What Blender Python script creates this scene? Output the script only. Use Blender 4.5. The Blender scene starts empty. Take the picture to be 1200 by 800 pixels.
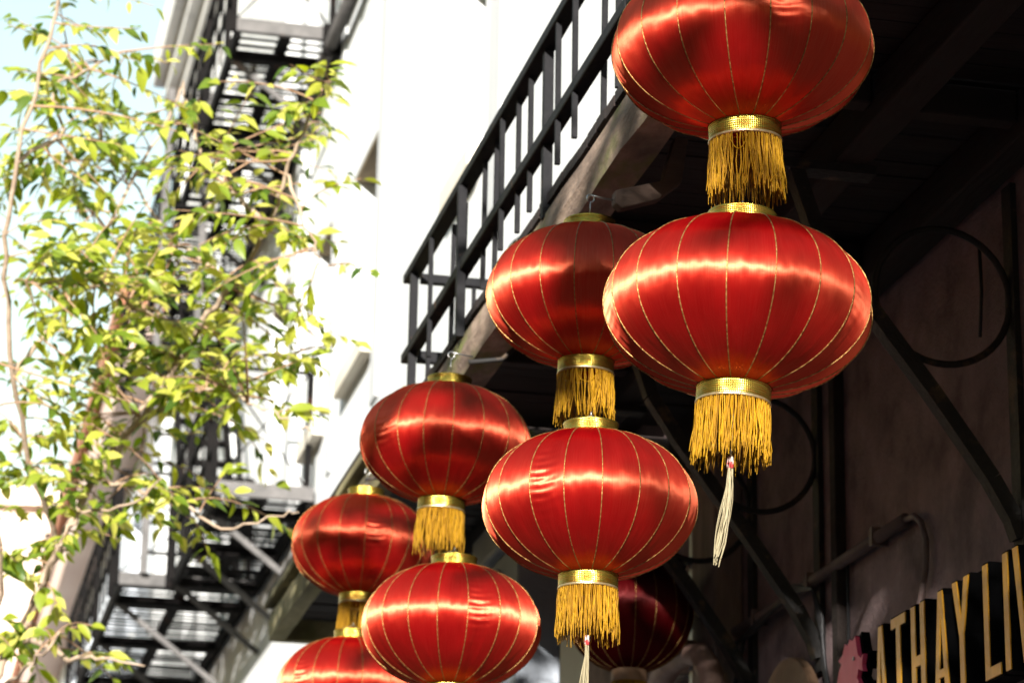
import bpy, math, random
from mathutils import Vector, Matrix

S = bpy.context.scene
COL = S.collection
R = math.radians

# ------------------------------------------------------------------ camera
YAW, PITCH, ROLL = R(12.2), R(17.7), R(1.1)
fwd = Vector((math.sin(YAW) * math.cos(PITCH), math.cos(YAW) * math.cos(PITCH), math.sin(PITCH)))
rgt = Vector((math.cos(YAW), -math.sin(YAW), 0))
upv = rgt.cross(fwd)
r2 = rgt * math.cos(ROLL) + upv * math.sin(ROLL)
u2 = upv * math.cos(ROLL) - rgt * math.sin(ROLL)
cd = bpy.data.cameras.new('camera')
cam = bpy.data.objects.new('camera', cd)
COL.objects.link(cam)
M4 = Matrix((r2, u2, -fwd)).transposed().to_4x4()
M4.translation = Vector((0, 0, 1.6))
cam.matrix_world = M4
cd.sensor_width = 36
cd.lens = 99
cd.clip_end = 2000
cd.dof.use_dof = True
cd.dof.focus_distance = 6.9
cd.dof.aperture_fstop = 5.6
S.camera = cam

# ------------------------------------------------------------------ sky, sun, exposure
SUN_EL, SUN_AZ = R(15), R(20)       # the sun stands behind the camera, left of the street axis
w = bpy.data.worlds.new('World')
S.world = w
w.use_nodes = True
wn = w.node_tree.nodes
wl = w.node_tree.links
sky = wn.new('ShaderNodeTexSky')
sky.sky_type = 'NISHITA'
sky.sun_disc = False
sky.sun_elevation = SUN_EL
sky.sun_rotation = math.pi + SUN_AZ
sky.air_density = 1.6
sky.dust_density = 0.0
sky.ozone_density = 0.0
wl.new(sky.outputs[0], wn['Background'].inputs[0])
wn['Background'].inputs[1].default_value = 0.09
sd = bpy.data.lights.new('sun', 'SUN')
sd.energy = 4.8
sd.angle = R(0.53)
sd.color = (1.0, 0.965, 0.91)
so = bpy.data.objects.new('sun', sd)
COL.objects.link(so)
sdir = Vector((math.sin(SUN_AZ) * math.cos(SUN_EL), math.cos(SUN_AZ) * math.cos(SUN_EL), -math.sin(SUN_EL)))
so.rotation_euler = sdir.to_track_quat('-Z', 'Y').to_euler()
so.location = (-4, -10, 12)
S.view_settings.view_transform = 'Standard'
S.view_settings.look = 'None'
S.view_settings.gamma = 1
S.view_settings.use_curve_mapping = False
S.view_settings.exposure = 1.6

# ------------------------------------------------------------------ helpers
def mat(name):
    m = bpy.data.materials.new(name)
    m.use_nodes = True
    nt = m.node_tree
    for n in list(nt.nodes):
        nt.nodes.remove(n)
    out = nt.nodes.new('ShaderNodeOutputMaterial')
    return m, nt, out

def nd(nt, t, **kw):
    n = nt.nodes.new(t)
    for k, v in kw.items():
        if k.startswith('i_'):
            n.inputs[k[2:].replace('_', ' ')].default_value = v
        else:
            setattr(n, k, v)
    return n

def ramp(nt, fac, stops):
    r = nt.nodes.new('ShaderNodeValToRGB')
    e = r.color_ramp.elements
    while len(e) < len(stops):
        e.new(0.5)
    for i, (p, c) in enumerate(stops):
        e[i].position = p
        e[i].color = (*c, 1) if len(c) == 3 else c
    nt.links.new(fac, r.inputs[0])
    return r.outputs[0]

def surf(name, stops, rough=0.8, scale=3.0, detail=8.0, stretch=(1, 1, 1), bump=0.3, bscale=30.0, bdist=0.01,
         metal=0.0, stain=None, spec=0.4, obj_rand=0.0, coords='Object'):
    """noise-coloured principled surface with fine relief and an optional second stain colour"""
    m, nt, out = mat(name)
    L = nt.links.new
    tc = nd(nt, 'ShaderNodeTexCoord')
    mp = nd(nt, 'ShaderNodeMapping')
    mp.inputs['Scale'].default_value = stretch
    L(tc.outputs[coords], mp.inputs[0])
    vec = mp.outputs[0]
    if obj_rand:
        oi = nd(nt, 'ShaderNodeObjectInfo')
        vm = nd(nt, 'ShaderNodeVectorMath', operation='MULTIPLY_ADD')
        cx = nd(nt, 'ShaderNodeCombineXYZ')
        for k in range(3):
            L(oi.outputs['Random'], cx.inputs[k])
        vm.inputs[1].default_value = (37, 53, 71)
        L(cx.outputs[0], vm.inputs[0])
        L(vec, vm.inputs[2])
        vec = vm.outputs[0]
    n1 = nd(nt, 'ShaderNodeTexNoise', i_Scale=scale, i_Detail=detail, i_Roughness=0.62)
    L(vec, n1.inputs['Vector'])
    col = ramp(nt, n1.outputs[0], stops)
    if stain:
        n3 = nd(nt, 'ShaderNodeTexNoise', i_Scale=stain[1], i_Detail=6.0, i_Roughness=0.6)
        L(vec, n3.inputs['Vector'])
        f = ramp(nt, n3.outputs[0], [(stain[2], (0, 0, 0)), (stain[3], (1, 1, 1))])
        mx = nd(nt, 'ShaderNodeMix', data_type='RGBA')
        L(f, mx.inputs[0])
        L(col, mx.inputs[6])
        mx.inputs[7].default_value = (*stain[0], 1)
        col = mx.outputs[2]
    if obj_rand:
        hv = nd(nt, 'ShaderNodeHueSaturation')
        mr = nd(nt, 'ShaderNodeMapRange')
        mr.inputs[3].default_value = 1 - obj_rand
        mr.inputs[4].default_value = 1 + obj_rand
        L(oi.outputs['Random'], mr.inputs[0])
        L(mr.outputs[0], hv.inputs['Value'])
        L(col, hv.inputs['Color'])
        col = hv.outputs[0]
    b = nd(nt, 'ShaderNodeBsdfPrincipled', i_Metallic=metal)
    b.inputs['Specular IOR Level'].default_value = spec
    L(col, b.inputs['Base Color'])
    n2 = nd(nt, 'ShaderNodeTexNoise', i_Scale=bscale, i_Detail=6.0, i_Roughness=0.6)
    L(vec, n2.inputs['Vector'])
    rr = nd(nt, 'ShaderNodeMapRange')
    rr.inputs[3].default_value = max(0.05, rough - 0.15)
    rr.inputs[4].default_value = min(1, rough + 0.15)
    L(n2.outputs[0], rr.inputs[0])
    L(rr.outputs[0], b.inputs['Roughness'])
    if bump:
        bp = nd(nt, 'ShaderNodeBump', i_Strength=bump, i_Distance=bdist)
        L(n2.outputs[0], bp.inputs['Height'])
        L(bp.outputs[0], b.inputs['Normal'])
    L(b.outputs[0], out.inputs[0])
    return m

class MB:
    """collects faces for ONE mesh"""
    def __init__(self):
        self.v, self.f, self.uv, self.mi = [], [], [], []
    def quad(self, a, b, c, d, mi=0):
        i = len(self.v)
        self.v += [tuple(a), tuple(b), tuple(c), tuple(d)]
        self.f.append((i, i + 1, i + 2, i + 3)); self.mi.append(mi)
    def box(self, lo, hi, mi=0):
        x0, y0, z0 = lo; x1, y1, z1 = hi
        i = len(self.v)
        self.v += [(x0, y0, z0), (x1, y0, z0), (x1, y1, z0), (x0, y1, z0), (x0, y0, z1), (x1, y0, z1), (x1, y1, z1), (x0, y1, z1)]
        for q in ((0, 3, 2, 1), (4, 5, 6, 7), (0, 1, 5, 4), (1, 2, 6, 5), (2, 3, 7, 6), (3, 0, 4, 7)):
            self.f.append(tuple(i + k for k in q)); self.mi.append(mi)
        return self
    def bar(self, a, b, w, h=None, up=(0, 0, 1)):
        """box beam from a to b, w wide, h high"""
        h = h or w
        a, b = Vector(a), Vector(b)
        d = (b - a).normalized()
        u = Vector(up)
        if abs(d.dot(u)) > 0.98:
            u = Vector((1, 0, 0))
        s = d.cross(u).normalized()
        u = s.cross(d).normalized()
        i = len(self.v)
        for p in (a, b):
            for sx, sy in ((-1, -1), (1, -1), (1, 1), (-1, 1)):
                self.v.append(tuple(p + s * (sx * w / 2) + u * (sy * h / 2)))
        for q in ((0, 1, 2, 3), (7, 6, 5, 4), (0, 4, 5, 1), (1, 5, 6, 2), (2, 6, 7, 3), (3, 7, 4, 0)):
            self.f.append(tuple(i + k for k in q)); self.mi.append(0)
        return self
    def tube(self, pts, rad, n=8, caps=True):
        pts = [Vector(p) for p in pts]
        rads = rad if isinstance(rad, (list, tuple)) else [rad] * len(pts)
        i0 = len(self.v)
        prev = None
        for k, p in enumerate(pts):
            d = (pts[min(k + 1, len(pts) - 1)] - pts[max(k - 1, 0)])
            d = d.normalized() if d.length > 1e-9 else Vector((0, 0, 1))
            if prev is None:
                u = Vector((0, 0, 1)) if abs(d.z) < 0.9 else Vector((1, 0, 0))
            else:
                u = prev
            s = d.cross(u).normalized()
            u = s.cross(d).normalized()
            prev = u
            for j in range(n):
                a = 2 * math.pi * j / n
                self.v.append(tuple(p + (s * math.cos(a) + u * math.sin(a)) * rads[k]))
        for k in range(len(pts) - 1):
            for j in range(n):
                a = i0 + k * n + j; b = i0 + k * n + (j + 1) % n
                self.f.append((a, a + n, b + n, b)); self.mi.append(0)
        if caps and n > 2:
            self.f.append(tuple(i0 + j for j in range(n))); self.mi.append(0)
            self.f.append(tuple(i0 + (len(pts) - 1) * n + n - 1 - j for j in range(n))); self.mi.append(0)
        return self
    def lathe(self, prof, n=48):
        i0 = len(self.v)
        for r, z in prof:
            for j in range(n):
                a = 2 * math.pi * j / n
                self.v.append((r * math.cos(a), r * math.sin(a), z))
        for k in range(len(prof) - 1):
            for j in range(n):
                a = i0 + k * n + j; b = i0 + k * n + (j + 1) % n
                self.f.append((a, b, b + n, a + n)); self.mi.append(0)
        return self
    def prism(self, poly, axis, t0, t1):
        """polygon (2D points) extruded along an axis"""
        def P(p, t):
            return {'x': (t, p[0], p[1]), 'y': (p[0], t, p[1]), 'z': (p[0], p[1], t)}[axis]
        i, n = len(self.v), len(poly)
        self.v += [P(p, t0) for p in poly] + [P(p, t1) for p in poly]
        self.f.append(tuple(range(i, i + n))); self.mi.append(0)
        self.f.append(tuple(range(i + 2 * n - 1, i + n - 1, -1))); self.mi.append(0)
        for k in range(n):
            self.f.append((i + k, i + n + k, i + n + (k + 1) % n, i + (k + 1) % n)); self.mi.append(0)
        return self
    def mesh(self, name, m, smooth=False):
        me = bpy.data.meshes.new(name)
        me.from_pydata(self.v, [], self.f)
        ms = m if isinstance(m, (list, tuple)) else [m]
        for q in ms:
            me.materials.append(q)
        if len(ms) > 1:
            me.polygons.foreach_set('material_index', self.mi)
        if smooth:
            me.polygons.foreach_set('use_smooth', [True] * len(me.polygons))
        me.update()
        return me
    def build(self, name, m, parent=None, smooth=False, bevel=0.0):
        o = bpy.data.objects.new(name, self.mesh(name, m, smooth))
        COL.objects.link(o)
        o.parent = parent
        if bevel:
            bv = o.modifiers.new('bevel', 'BEVEL')
            bv.width = bevel; bv.segments = 2; bv.limit_method = 'ANGLE'
        return o

def inst(name, me, parent=None, loc=(0, 0, 0), rot=(0, 0, 0), scale=(1, 1, 1)):
    o = bpy.data.objects.new(name, me)
    COL.objects.link(o)
    o.parent = parent
    o.location, o.rotation_euler, o.scale = loc, rot, scale
    return o

def thing(name, label, cat, loc=(0, 0, 0), rot=(0, 0, 0), group=None):
    o = bpy.data.objects.new(name, None)
    COL.objects.link(o)
    o.location, o.rotation_euler = loc, rot
    o.empty_display_size = 0.1
    return tag(o, label, cat, group)

def tag(o, label, cat, group=None):
    o['label'] = label; o['category'] = cat
    if group:
        o['group'] = group
    return o

def struct(o):
    o['kind'] = 'structure'
    return o

def stuff(o):
    o['kind'] = 'stuff'
    return o

# ------------------------------------------------------------------ materials
M = {}
M['asphalt'] = surf('asphalt', [(0.3, (0.035, 0.035, 0.037)), (0.7, (0.065, 0.063, 0.06))], 0.9, 2.0, bscale=80)
M['paving'] = surf('paving', [(0.3, (0.2, 0.19, 0.18)), (0.7, (0.3, 0.29, 0.27))], 0.85, 3.0, bscale=60)
M['stucco'] = surf('stucco', [(0.3, (0.57, 0.57, 0.56)), (0.6, (0.7, 0.7, 0.69))], 0.85, 0.8, stretch=(1, 1, 0.35),
                   bscale=25, bump=0.15, stain=((0.4, 0.4, 0.41), 0.9, 0.6, 0.8))
M['pale_grey'] = surf('pale_grey_paint', [(0.3, (0.2, 0.215, 0.24)), (0.7, (0.27, 0.29, 0.32))], 0.8, 3, bscale=30)  # grey holds the shade on the pale column and corbel
M['brick'] = surf('opposite_brick', [(0.3, (0.14, 0.08, 0.06)), (0.7, (0.24, 0.15, 0.11))], 0.9, 2, bscale=14)
M['tan_soffit'] = surf('tan_soffit', [(0.3, (0.2, 0.15, 0.085)), (0.7, (0.28, 0.215, 0.13))], 0.9, 3, bscale=30)  # shade under the white window heads, put into a tan colour
M['off_white'] = surf('off_white_paint', [(0.3, (0.46, 0.46, 0.455)), (0.7, (0.54, 0.54, 0.53))], 0.85, 2, stretch=(1, 1, 0.3), bscale=30)
M['cream_stone'] = surf('cream_stone', [(0.3, (0.62, 0.55, 0.44)), (0.7, (0.72, 0.66, 0.55))], 0.85, 1.5, bscale=30, bump=0.2)
M['pink_stucco'] = surf('pink_stucco', [(0.3, (0.62, 0.45, 0.38)), (0.7, (0.72, 0.56, 0.48))], 0.9, 0.7, bscale=12, bump=0.2)
M['blue_white'] = surf('blue_white', [(0.3, (0.62, 0.66, 0.72)), (0.7, (0.72, 0.75, 0.8))], 0.85, 0.7, bscale=12, bump=0.2)
M['terracotta'] = surf('terracotta', [(0.3, (0.34, 0.13, 0.07)), (0.7, (0.46, 0.2, 0.11))], 0.85, 3, bscale=20)
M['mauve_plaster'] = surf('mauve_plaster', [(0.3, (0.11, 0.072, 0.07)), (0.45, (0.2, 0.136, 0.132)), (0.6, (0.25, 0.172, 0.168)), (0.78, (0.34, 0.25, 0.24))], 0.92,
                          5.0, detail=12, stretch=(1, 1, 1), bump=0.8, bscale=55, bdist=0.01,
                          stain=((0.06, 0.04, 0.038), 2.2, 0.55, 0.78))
M['grey_stone'] = surf('grey_stone', [(0.3, (0.065, 0.068, 0.075)), (0.7, (0.1, 0.104, 0.115))], 0.85, 4, bscale=40)  # shaded left side of the column, put into a darker grey
M['olive_wood'] = surf('olive_wood', [(0.3, (0.06, 0.045, 0.026)), (0.5, (0.2, 0.17, 0.085)), (0.72, (0.42, 0.36, 0.2))], 0.9, 4.0,
                       stretch=(1, 0.3, 1), bscale=30, stain=((0.17, 0.15, 0.05), 1.5, 0.5, 0.65))
M['fascia'] = surf('fascia_concrete', [(0.3, (0.08, 0.052, 0.038)), (0.5, (0.23, 0.16, 0.115)), (0.7, (0.44, 0.32, 0.23))], 0.92, 7.0,
                   stretch=(1, 0.45, 1), bump=0.8, bscale=45, bdist=0.01, stain=((0.14, 0.15, 0.035), 4.0, 0.5, 0.62))
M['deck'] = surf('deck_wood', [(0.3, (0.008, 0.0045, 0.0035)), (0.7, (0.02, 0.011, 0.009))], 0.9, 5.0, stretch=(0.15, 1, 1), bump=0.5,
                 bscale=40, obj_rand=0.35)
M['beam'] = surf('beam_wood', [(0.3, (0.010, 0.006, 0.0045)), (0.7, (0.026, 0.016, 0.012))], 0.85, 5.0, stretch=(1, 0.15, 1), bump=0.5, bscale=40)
M['stub'] = surf('stub_wood', [(0.3, (0.045, 0.028, 0.02)), (0.7, (0.1, 0.062, 0.045))], 0.85, 9.0, stretch=(0.3, 1, 1), bump=0.5, bscale=60)
M['iron'] = surf('black_iron', [(0.35, (0.006, 0.006, 0.007)), (0.65, (0.013, 0.012, 0.013))], 0.7, 12.0, bump=0.4, bscale=90, bdist=0.004,
                 stain=((0.13, 0.065, 0.03), 16.0, 0.64, 0.74), spec=0.15)
M['bracket_iron'] = surf('bracket_iron', [(0.3, (0.008, 0.007, 0.006)), (0.7, (0.018, 0.015, 0.013))], 0.7, 12.0, bump=0.4, bscale=60,
                         stain=((0.1, 0.06, 0.03), 9.0, 0.58, 0.72))
M['fire_iron'] = surf('fire_escape_iron', [(0.3, (0.004, 0.0035, 0.0035)), (0.7, (0.009, 0.0075, 0.007))], 0.9, 8.0, bump=0.2, bscale=30,
                      stain=((0.045, 0.02, 0.012), 3.0, 0.62, 0.75), spec=0.1)
M['fire_grey'] = surf('fire_escape_grey', [(0.3, (0.06, 0.056, 0.053)), (0.7, (0.12, 0.11, 0.105))], 0.7, 8.0, bump=0.2, bscale=30,
                      stain=((0.25, 0.12, 0.07), 3.0, 0.62, 0.75))
M['conduit'] = surf('conduit', [(0.3, (0.09, 0.06, 0.052)), (0.7, (0.15, 0.1, 0.09))], 0.6, 10, bump=0.2, bscale=60)
M['cable'] = surf('cable', [(0.3, (0.012, 0.012, 0.014)), (0.7, (0.03, 0.028, 0.028))], 0.5, 10, bump=0.1)
M['rust_pipe'] = surf('rust_pipe', [(0.3, (0.16, 0.09, 0.07)), (0.7, (0.3, 0.19, 0.15))], 0.6, 8, bump=0.4, bscale=50)
M['post_wood'] = surf('post_wood', [(0.3, (0.14, 0.1, 0.085)), (0.7, (0.3, 0.22, 0.19))], 0.85, 8, stretch=(1, 1, 0.2), bump=0.4, bscale=50)
M['grey_metal'] = surf('galvanised', [(0.3, (0.28, 0.28, 0.29)), (0.7, (0.42, 0.42, 0.44))], 0.45, 10, bump=0.1, metal=0.6)
M['black_gloss'] = surf('black_paint', [(0.3, (0.002, 0.002, 0.0025)), (0.7, (0.005, 0.0048, 0.005))], 0.8, 10, bump=0.1, spec=0.03)
M['gold_face'] = surf('gold_paint', [(0.3, (0.55, 0.25, 0.008)), (0.7, (0.78, 0.38, 0.02))], 0.4, 12, bump=0.15, bscale=60, metal=0.1)
M['brown_board'] = surf('brown_board', [(0.3, (0.16, 0.09, 0.05)), (0.7, (0.24, 0.145, 0.085))], 0.7, 6, bump=0.2)
M['pink_board'] = surf('pink_board', [(0.3, (0.72, 0.06, 0.15)), (0.7, (0.85, 0.1, 0.22))], 0.55, 8, stretch=(1, 1, 0.3), bump=0.2)
M['wire'] = surf('steel_wire', [(0.3, (0.35, 0.34, 0.33)), (0.7, (0.5, 0.49, 0.47))], 0.35, 20, bump=0, metal=0.9)
M['bark'] = surf('bark', [(0.3, (0.22, 0.15, 0.1)), (0.7, (0.42, 0.32, 0.23))], 0.9, 14, stretch=(1, 1, 0.4), bump=0.6, bscale=50)
M['twig'] = surf('twig_bark', [(0.3, (0.25, 0.14, 0.08)), (0.7, (0.4, 0.25, 0.15))], 0.85, 14, bump=0.2)
M['glass'] = surf('window_glass', [(0.3, (0.02, 0.025, 0.03)), (0.7, (0.04, 0.045, 0.05))], 0.12, 3, bump=0.05, bscale=3, spec=0.6)
M['dark_frame'] = surf('window_frame_paint', [(0.3, (0.3, 0.28, 0.25)), (0.7, (0.42, 0.4, 0.36))], 0.6, 6, bump=0.1)

def silk(name, pucker, k=1.0, tint=(1, 1, 1)):
    """red satin: threads run up and down each gore, so the sheen spreads into a level band"""
    m, nt, out = mat(name)
    L = nt.links.new
    uv = nd(nt, 'ShaderNodeUVMap', uv_map='UVMap')
    oi = nd(nt, 'ShaderNodeObjectInfo')
    tg = nd(nt, 'ShaderNodeTangent', direction_type='UV_MAP', uv_map='UVMap')
    off = nd(nt, 'ShaderNodeVectorMath', operation='SCALE')
    off.inputs[0].default_value = (13, 29, 17)
    L(oi.outputs['Random'], off.inputs['Scale'])
    ad = nd(nt, 'ShaderNodeVectorMath', operation='ADD')
    L(uv.outputs[0], ad.inputs[0]); L(off.outputs[0], ad.inputs[1])
    def noise(sc, stretch, det=4.0):
        mp = nd(nt, 'ShaderNodeMapping')
        mp.inputs['Scale'].default_value = stretch
        L(ad.outputs[0], mp.inputs[0])
        n = nd(nt, 'ShaderNodeTexNoise', i_Scale=sc, i_Detail=det, i_Roughness=0.55)
        L(mp.outputs[0], n.inputs['Vector'])
        return n.outputs[0]
    thread = noise(60, (3.0, 0.12, 1), 2.0)      # fine vertical threads
    broad = noise(2.2, (0.7, 1.5, 1), 2.0)
    fold = noise(9.0, (0.35, 3.2, 1), 2.0)       # level puckers
    mask = ramp(nt, noise(2.4, (1.0, 1.6, 1), 1.0), [(0.48, (0, 0, 0)), (0.66, (1, 1, 1))])
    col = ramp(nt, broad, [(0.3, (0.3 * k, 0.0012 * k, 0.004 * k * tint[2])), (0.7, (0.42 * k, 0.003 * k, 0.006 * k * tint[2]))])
    fm = nd(nt, 'ShaderNodeMath', operation='MULTIPLY')
    L(fold, fm.inputs[0]); L(mask, fm.inputs[1])
    b1 = nd(nt, 'ShaderNodeBump', i_Strength=0.3 if pucker else 0.05, i_Distance=0.006)
    L(fm.outputs[0], b1.inputs['Height'])
    b2 = nd(nt, 'ShaderNodeBump', i_Strength=0.06, i_Distance=0.002)
    L(thread, b2.inputs['Height']); L(b1.outputs[0], b2.inputs['Normal'])
    b3 = nd(nt, 'ShaderNodeBump', i_Strength=0.42, i_Distance=0.02)
    L(broad, b3.inputs['Height']); L(b2.outputs[0], b3.inputs['Normal'])
    df = nd(nt, 'ShaderNodeBsdfDiffuse')
    L(col, df.inputs[0]); L(b3.outputs[0], df.inputs['Normal'])
    def sheen(rough, aniso, c0, c1):
        gl = nd(nt, 'ShaderNodeBsdfAnisotropic')
        gl.distribution = 'GGX'
        gl.inputs['Roughness'].default_value = rough
        gl.inputs['Anisotropy'].default_value = aniso
        gl.inputs['Rotation'].default_value = SILK_ROT
        L(tg.outputs[0], gl.inputs['Tangent']); L(b3.outputs[0], gl.inputs['Normal'])
        L(ramp(nt, thread, [(0.3, c0), (0.7, c1)]), gl.inputs[0])
        return gl
    wide = sheen(0.66, 0.62, (0.85 * k, 0.014 * k, 0.01 * k * tint[2]), (1.0 * k, 0.036 * k, 0.022 * k * tint[2]))
    band = sheen(0.59, 0.78, (0.95 * k, 0.16 * k, 0.075 * k * tint[2]), (1.0 * k, 0.34 * k, 0.17 * k * tint[2]))
    m0 = nd(nt, 'ShaderNodeMixShader'); m0.inputs[0].default_value = 0.5
    L(df.outputs[0], m0.inputs[1]); L(wide.outputs[0], m0.inputs[2])
    m1 = nd(nt, 'ShaderNodeMixShader'); m1.inputs[0].default_value = 0.38
    L(m0.outputs[0], m1.inputs[1]); L(band.outputs[0], m1.inputs[2])
    tr = nd(nt, 'ShaderNodeBsdfTranslucent')
    tr.inputs[0].default_value = (0.34 * k, 0.004 * k, 0.005 * k, 1)
    m2 = nd(nt, 'ShaderNodeMixShader'); m2.inputs[0].default_value = 0.18
    L(m1.outputs[0], m2.inputs[1]); L(tr.outputs[0], m2.inputs[2])
    L(m2.outputs[0], out.inputs[0])
    return m
SILK_ANISO, SILK_ROT = 0.75, 0.25
M['silk'] = silk('red_satin', False)
M['silk_pucker'] = silk('red_satin_puckered', True)
M['silk_maroon'] = silk('maroon_satin', False, 0.14, (1, 1, 2))  # shaded copy of the red silk, the shade put into its colour

def foil(name):
    """gold sequin foil with a fine grid and rainbow glints"""
    m, nt, out = mat(name)
    L = nt.links.new
    uv = nd(nt, 'ShaderNodeUVMap', uv_map='UVMap')
    mp = nd(nt, 'ShaderNodeMapping')
    mp.inputs['Scale'].default_value = (110, 9, 1)
    L(uv.outputs[0], mp.inputs[0])
    vo = nd(nt, 'ShaderNodeTexVoronoi', feature='F1')
    vo.inputs['Scale'].default_value = 1.0
    vo.inputs['Randomness'].default_value = 0.0
    L(mp.outputs[0], vo.inputs['Vector'])
    n = nd(nt, 'ShaderNodeTexNoise', i_Scale=14.0, i_Detail=3.0)
    L(uv.outputs[0], n.inputs['Vector'])
    c = ramp(nt, n.outputs[0], [(0.30, (0.42, 0.2, 0.02)), (0.45, (0.5, 0.32, 0.05)), (0.55, (0.34, 0.36, 0.06)), (0.62, (0.6, 0.38, 0.08)), (0.75, (0.5, 0.17, 0.03))])
    b = nd(nt, 'ShaderNodeBsdfPrincipled', i_Metallic=0.95, i_Roughness=0.27)
    L(c, b.inputs['Base Color'])
    bp = nd(nt, 'ShaderNodeBump', i_Strength=0.7, i_Distance=0.002)
    bp.invert = True
    L(vo.outputs['Distance'], bp.inputs['Height'])
    L(bp.outputs[0], b.inputs['Normal'])
    L(b.outputs[0], out.inputs[0])
    return m
M['foil'] = foil('gold_foil')
M['foil_edge'] = surf('foil_edge', [(0.3, (0.4, 0.3, 0.14)), (0.7, (0.6, 0.5, 0.3))], 0.35, 30, bump=0.2, bscale=120, metal=0.8)
M['cord'] = surf('gold_cord', [(0.35, (0.14, 0.06, 0.012)), (0.65, (0.5, 0.3, 0.1))], 0.4, 120, detail=2, bump=0.6, bscale=300, bdist=0.002, metal=0.7)

def thread_mat(name, c0, c1, gloss):
    m, nt, out = mat(name)
    L = nt.links.new
    g = nd(nt, 'ShaderNodeNewGeometry')
    col = ramp(nt, g.outputs['Random Per Island'], [(0.0, c0), (1.0, c1)])
    df = nd(nt, 'ShaderNodeBsdfPrincipled', i_Roughness=0.45)
    df.inputs['Specular IOR Level'].default_value = gloss
    L(col, df.inputs['Base Color'])
    tr = nd(nt, 'ShaderNodeBsdfTranslucent')
    L(col, tr.inputs[0])
    mx = nd(nt, 'ShaderNodeMixShader'); mx.inputs[0].default_value = 0.2
    L(df.outputs[0], mx.inputs[1]); L(tr.outputs[0], mx.inputs[2])
    L(mx.outputs[0], out.inputs[0])
    return m
M['fringe'] = thread_mat('gold_thread', (0.26, 0.115, 0.002), (0.52, 0.27, 0.004), 0.15)
M['tassel'] = thread_mat('cream_thread', (0.25, 0.2, 0.11), (0.42, 0.36, 0.22), 0.2)
M['bead'] = surf('bead_paint', [(0.45, (0.5, 0.05, 0.05)), (0.55, (0.75, 0.65, 0.55))], 0.4, 60, bump=0)

def leaf_mat():
    m, nt, out = mat('leaf')
    L = nt.links.new
    g = nd(nt, 'ShaderNodeNewGeometry')
    oi = nd(nt, 'ShaderNodeObjectInfo')
    a = nd(nt, 'ShaderNodeMath', operation='ADD')
    L(g.outputs['Random Per Island'], a.inputs[0]); L(oi.outputs['Random'], a.inputs[1])
    fr = nd(nt, 'ShaderNodeMath', operation='FRACT')
    L(a.outputs[0], fr.inputs[0])
    col = ramp(nt, fr.outputs[0], [(0.0, (0.04, 0.08, 0.01)), (0.25, (0.13, 0.19, 0.016)), (0.65, (0.32, 0.35, 0.035)), (1.0, (0.5, 0.46, 0.11))])
    b = nd(nt, 'ShaderNodeBsdfPrincipled', i_Roughness=0.38)
    b.inputs['Specular IOR Level'].default_value = 0.5
    L(col, b.inputs['Base Color'])
    hs = nd(nt, 'ShaderNodeHueSaturation', i_Value=1.8, i_Saturation=1.1)
    L(col, hs.inputs['Color'])
    tr = nd(nt, 'ShaderNodeBsdfTranslucent')
    L(hs.outputs[0], tr.inputs[0])
    mx = nd(nt, 'ShaderNodeMixShader'); mx.inputs[0].default_value = 0.42
    L(b.outputs[0], mx.inputs[1]); L(tr.outputs[0], mx.inputs[2])
    L(mx.outputs[0], out.inputs[0])
    return m
M['leaf'] = leaf_mat()

# ================================================================== SETTING
XW = 3.2                                    # plane of the street front
ground = struct(MB().box((-400, -400, -0.3), (400, 600, 0.0)).build('ground', M['asphalt']))
pav = struct(MB().box((-1.0, -30, 0.004), (XW, 130, 0.13)).build('pavement', M['paving'], bevel=0.02))
pav2 = struct(MB().box((-14.0, -30, 0.004), (-9.5, 130, 0.13)).build('pavement_opposite', M['paving'], bevel=0.02))

def wall_grid(mb, x, y0, y1, z0, z1, ops, depth):
    """street wall in the plane x with recessed openings (ya, yb, za, zb): faces look towards -x"""
    ys = sorted({y0, y1, *[o[0] for o in ops], *[o[1] for o in ops]})
    zs = sorted({z0, z1, *[o[2] for o in ops], *[o[3] for o in ops]})
    for a, b in zip(ys, ys[1:]):
        for c, d in zip(zs, zs[1:]):
            my, mz = (a + b) / 2, (c + d) / 2
            if any(o[0] < my < o[1] and o[2] < mz < o[3] for o in ops):
                continue
            mb.quad((x, b, c), (x, a, c), (x, a, d), (x, b, d))
    for a, b, c, d in ops:
        e = x + depth
        mb.quad((x, a, c), (e, a, c), (e, a, d), (x, a, d))
        mb.quad((x, b, c), (x, b, d), (e, b, d), (e, b, c))
        mb.quad((x, a, d), (e, a, d), (e, b, d), (x, b, d))
        mb.quad((x, a, c), (x, b, c), (e, b, c), (e, a, c))

def window(parent, x, o, depth, sill=True, m='dark_frame'):
    a, b, c, d = o
    e = x + depth - 0.05
    fr = MB()
    t = 0.07
    fr.box((e, a, c), (e + 0.045, a + t, d)); fr.box((e, b - t, c), (e + 0.045, b, d))
    fr.box((e, a + t, c), (e + 0.045, b - t, c + t)); fr.box((e, a + t, d - t), (e + 0.045, b - t, d))
    fr.box((e + 0.004, a + t, (c + d) / 2 - t / 2), (e + 0.04, b - t, (c + d) / 2 + t / 2))
    wd = fr.build('window', M[m], parent)
    for k in range(2):
        z0 = c + t if k == 0 else (c + d) / 2 + t / 2
        z1 = (c + d) / 2 - t / 2 if k == 0 else d - t
        MB().box((e + 0.015, a + t, z0), (e + 0.03, b - t, z1)).build('pane', M['glass'], wd)
    if sill:
        MB().box((x - 0.09, a - 0.06, c - 0.1), (x + 0.02, b + 0.06, c - 0.003)).build('sill', M['stucco'], wd, bevel=0.01)
    return wd

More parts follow.
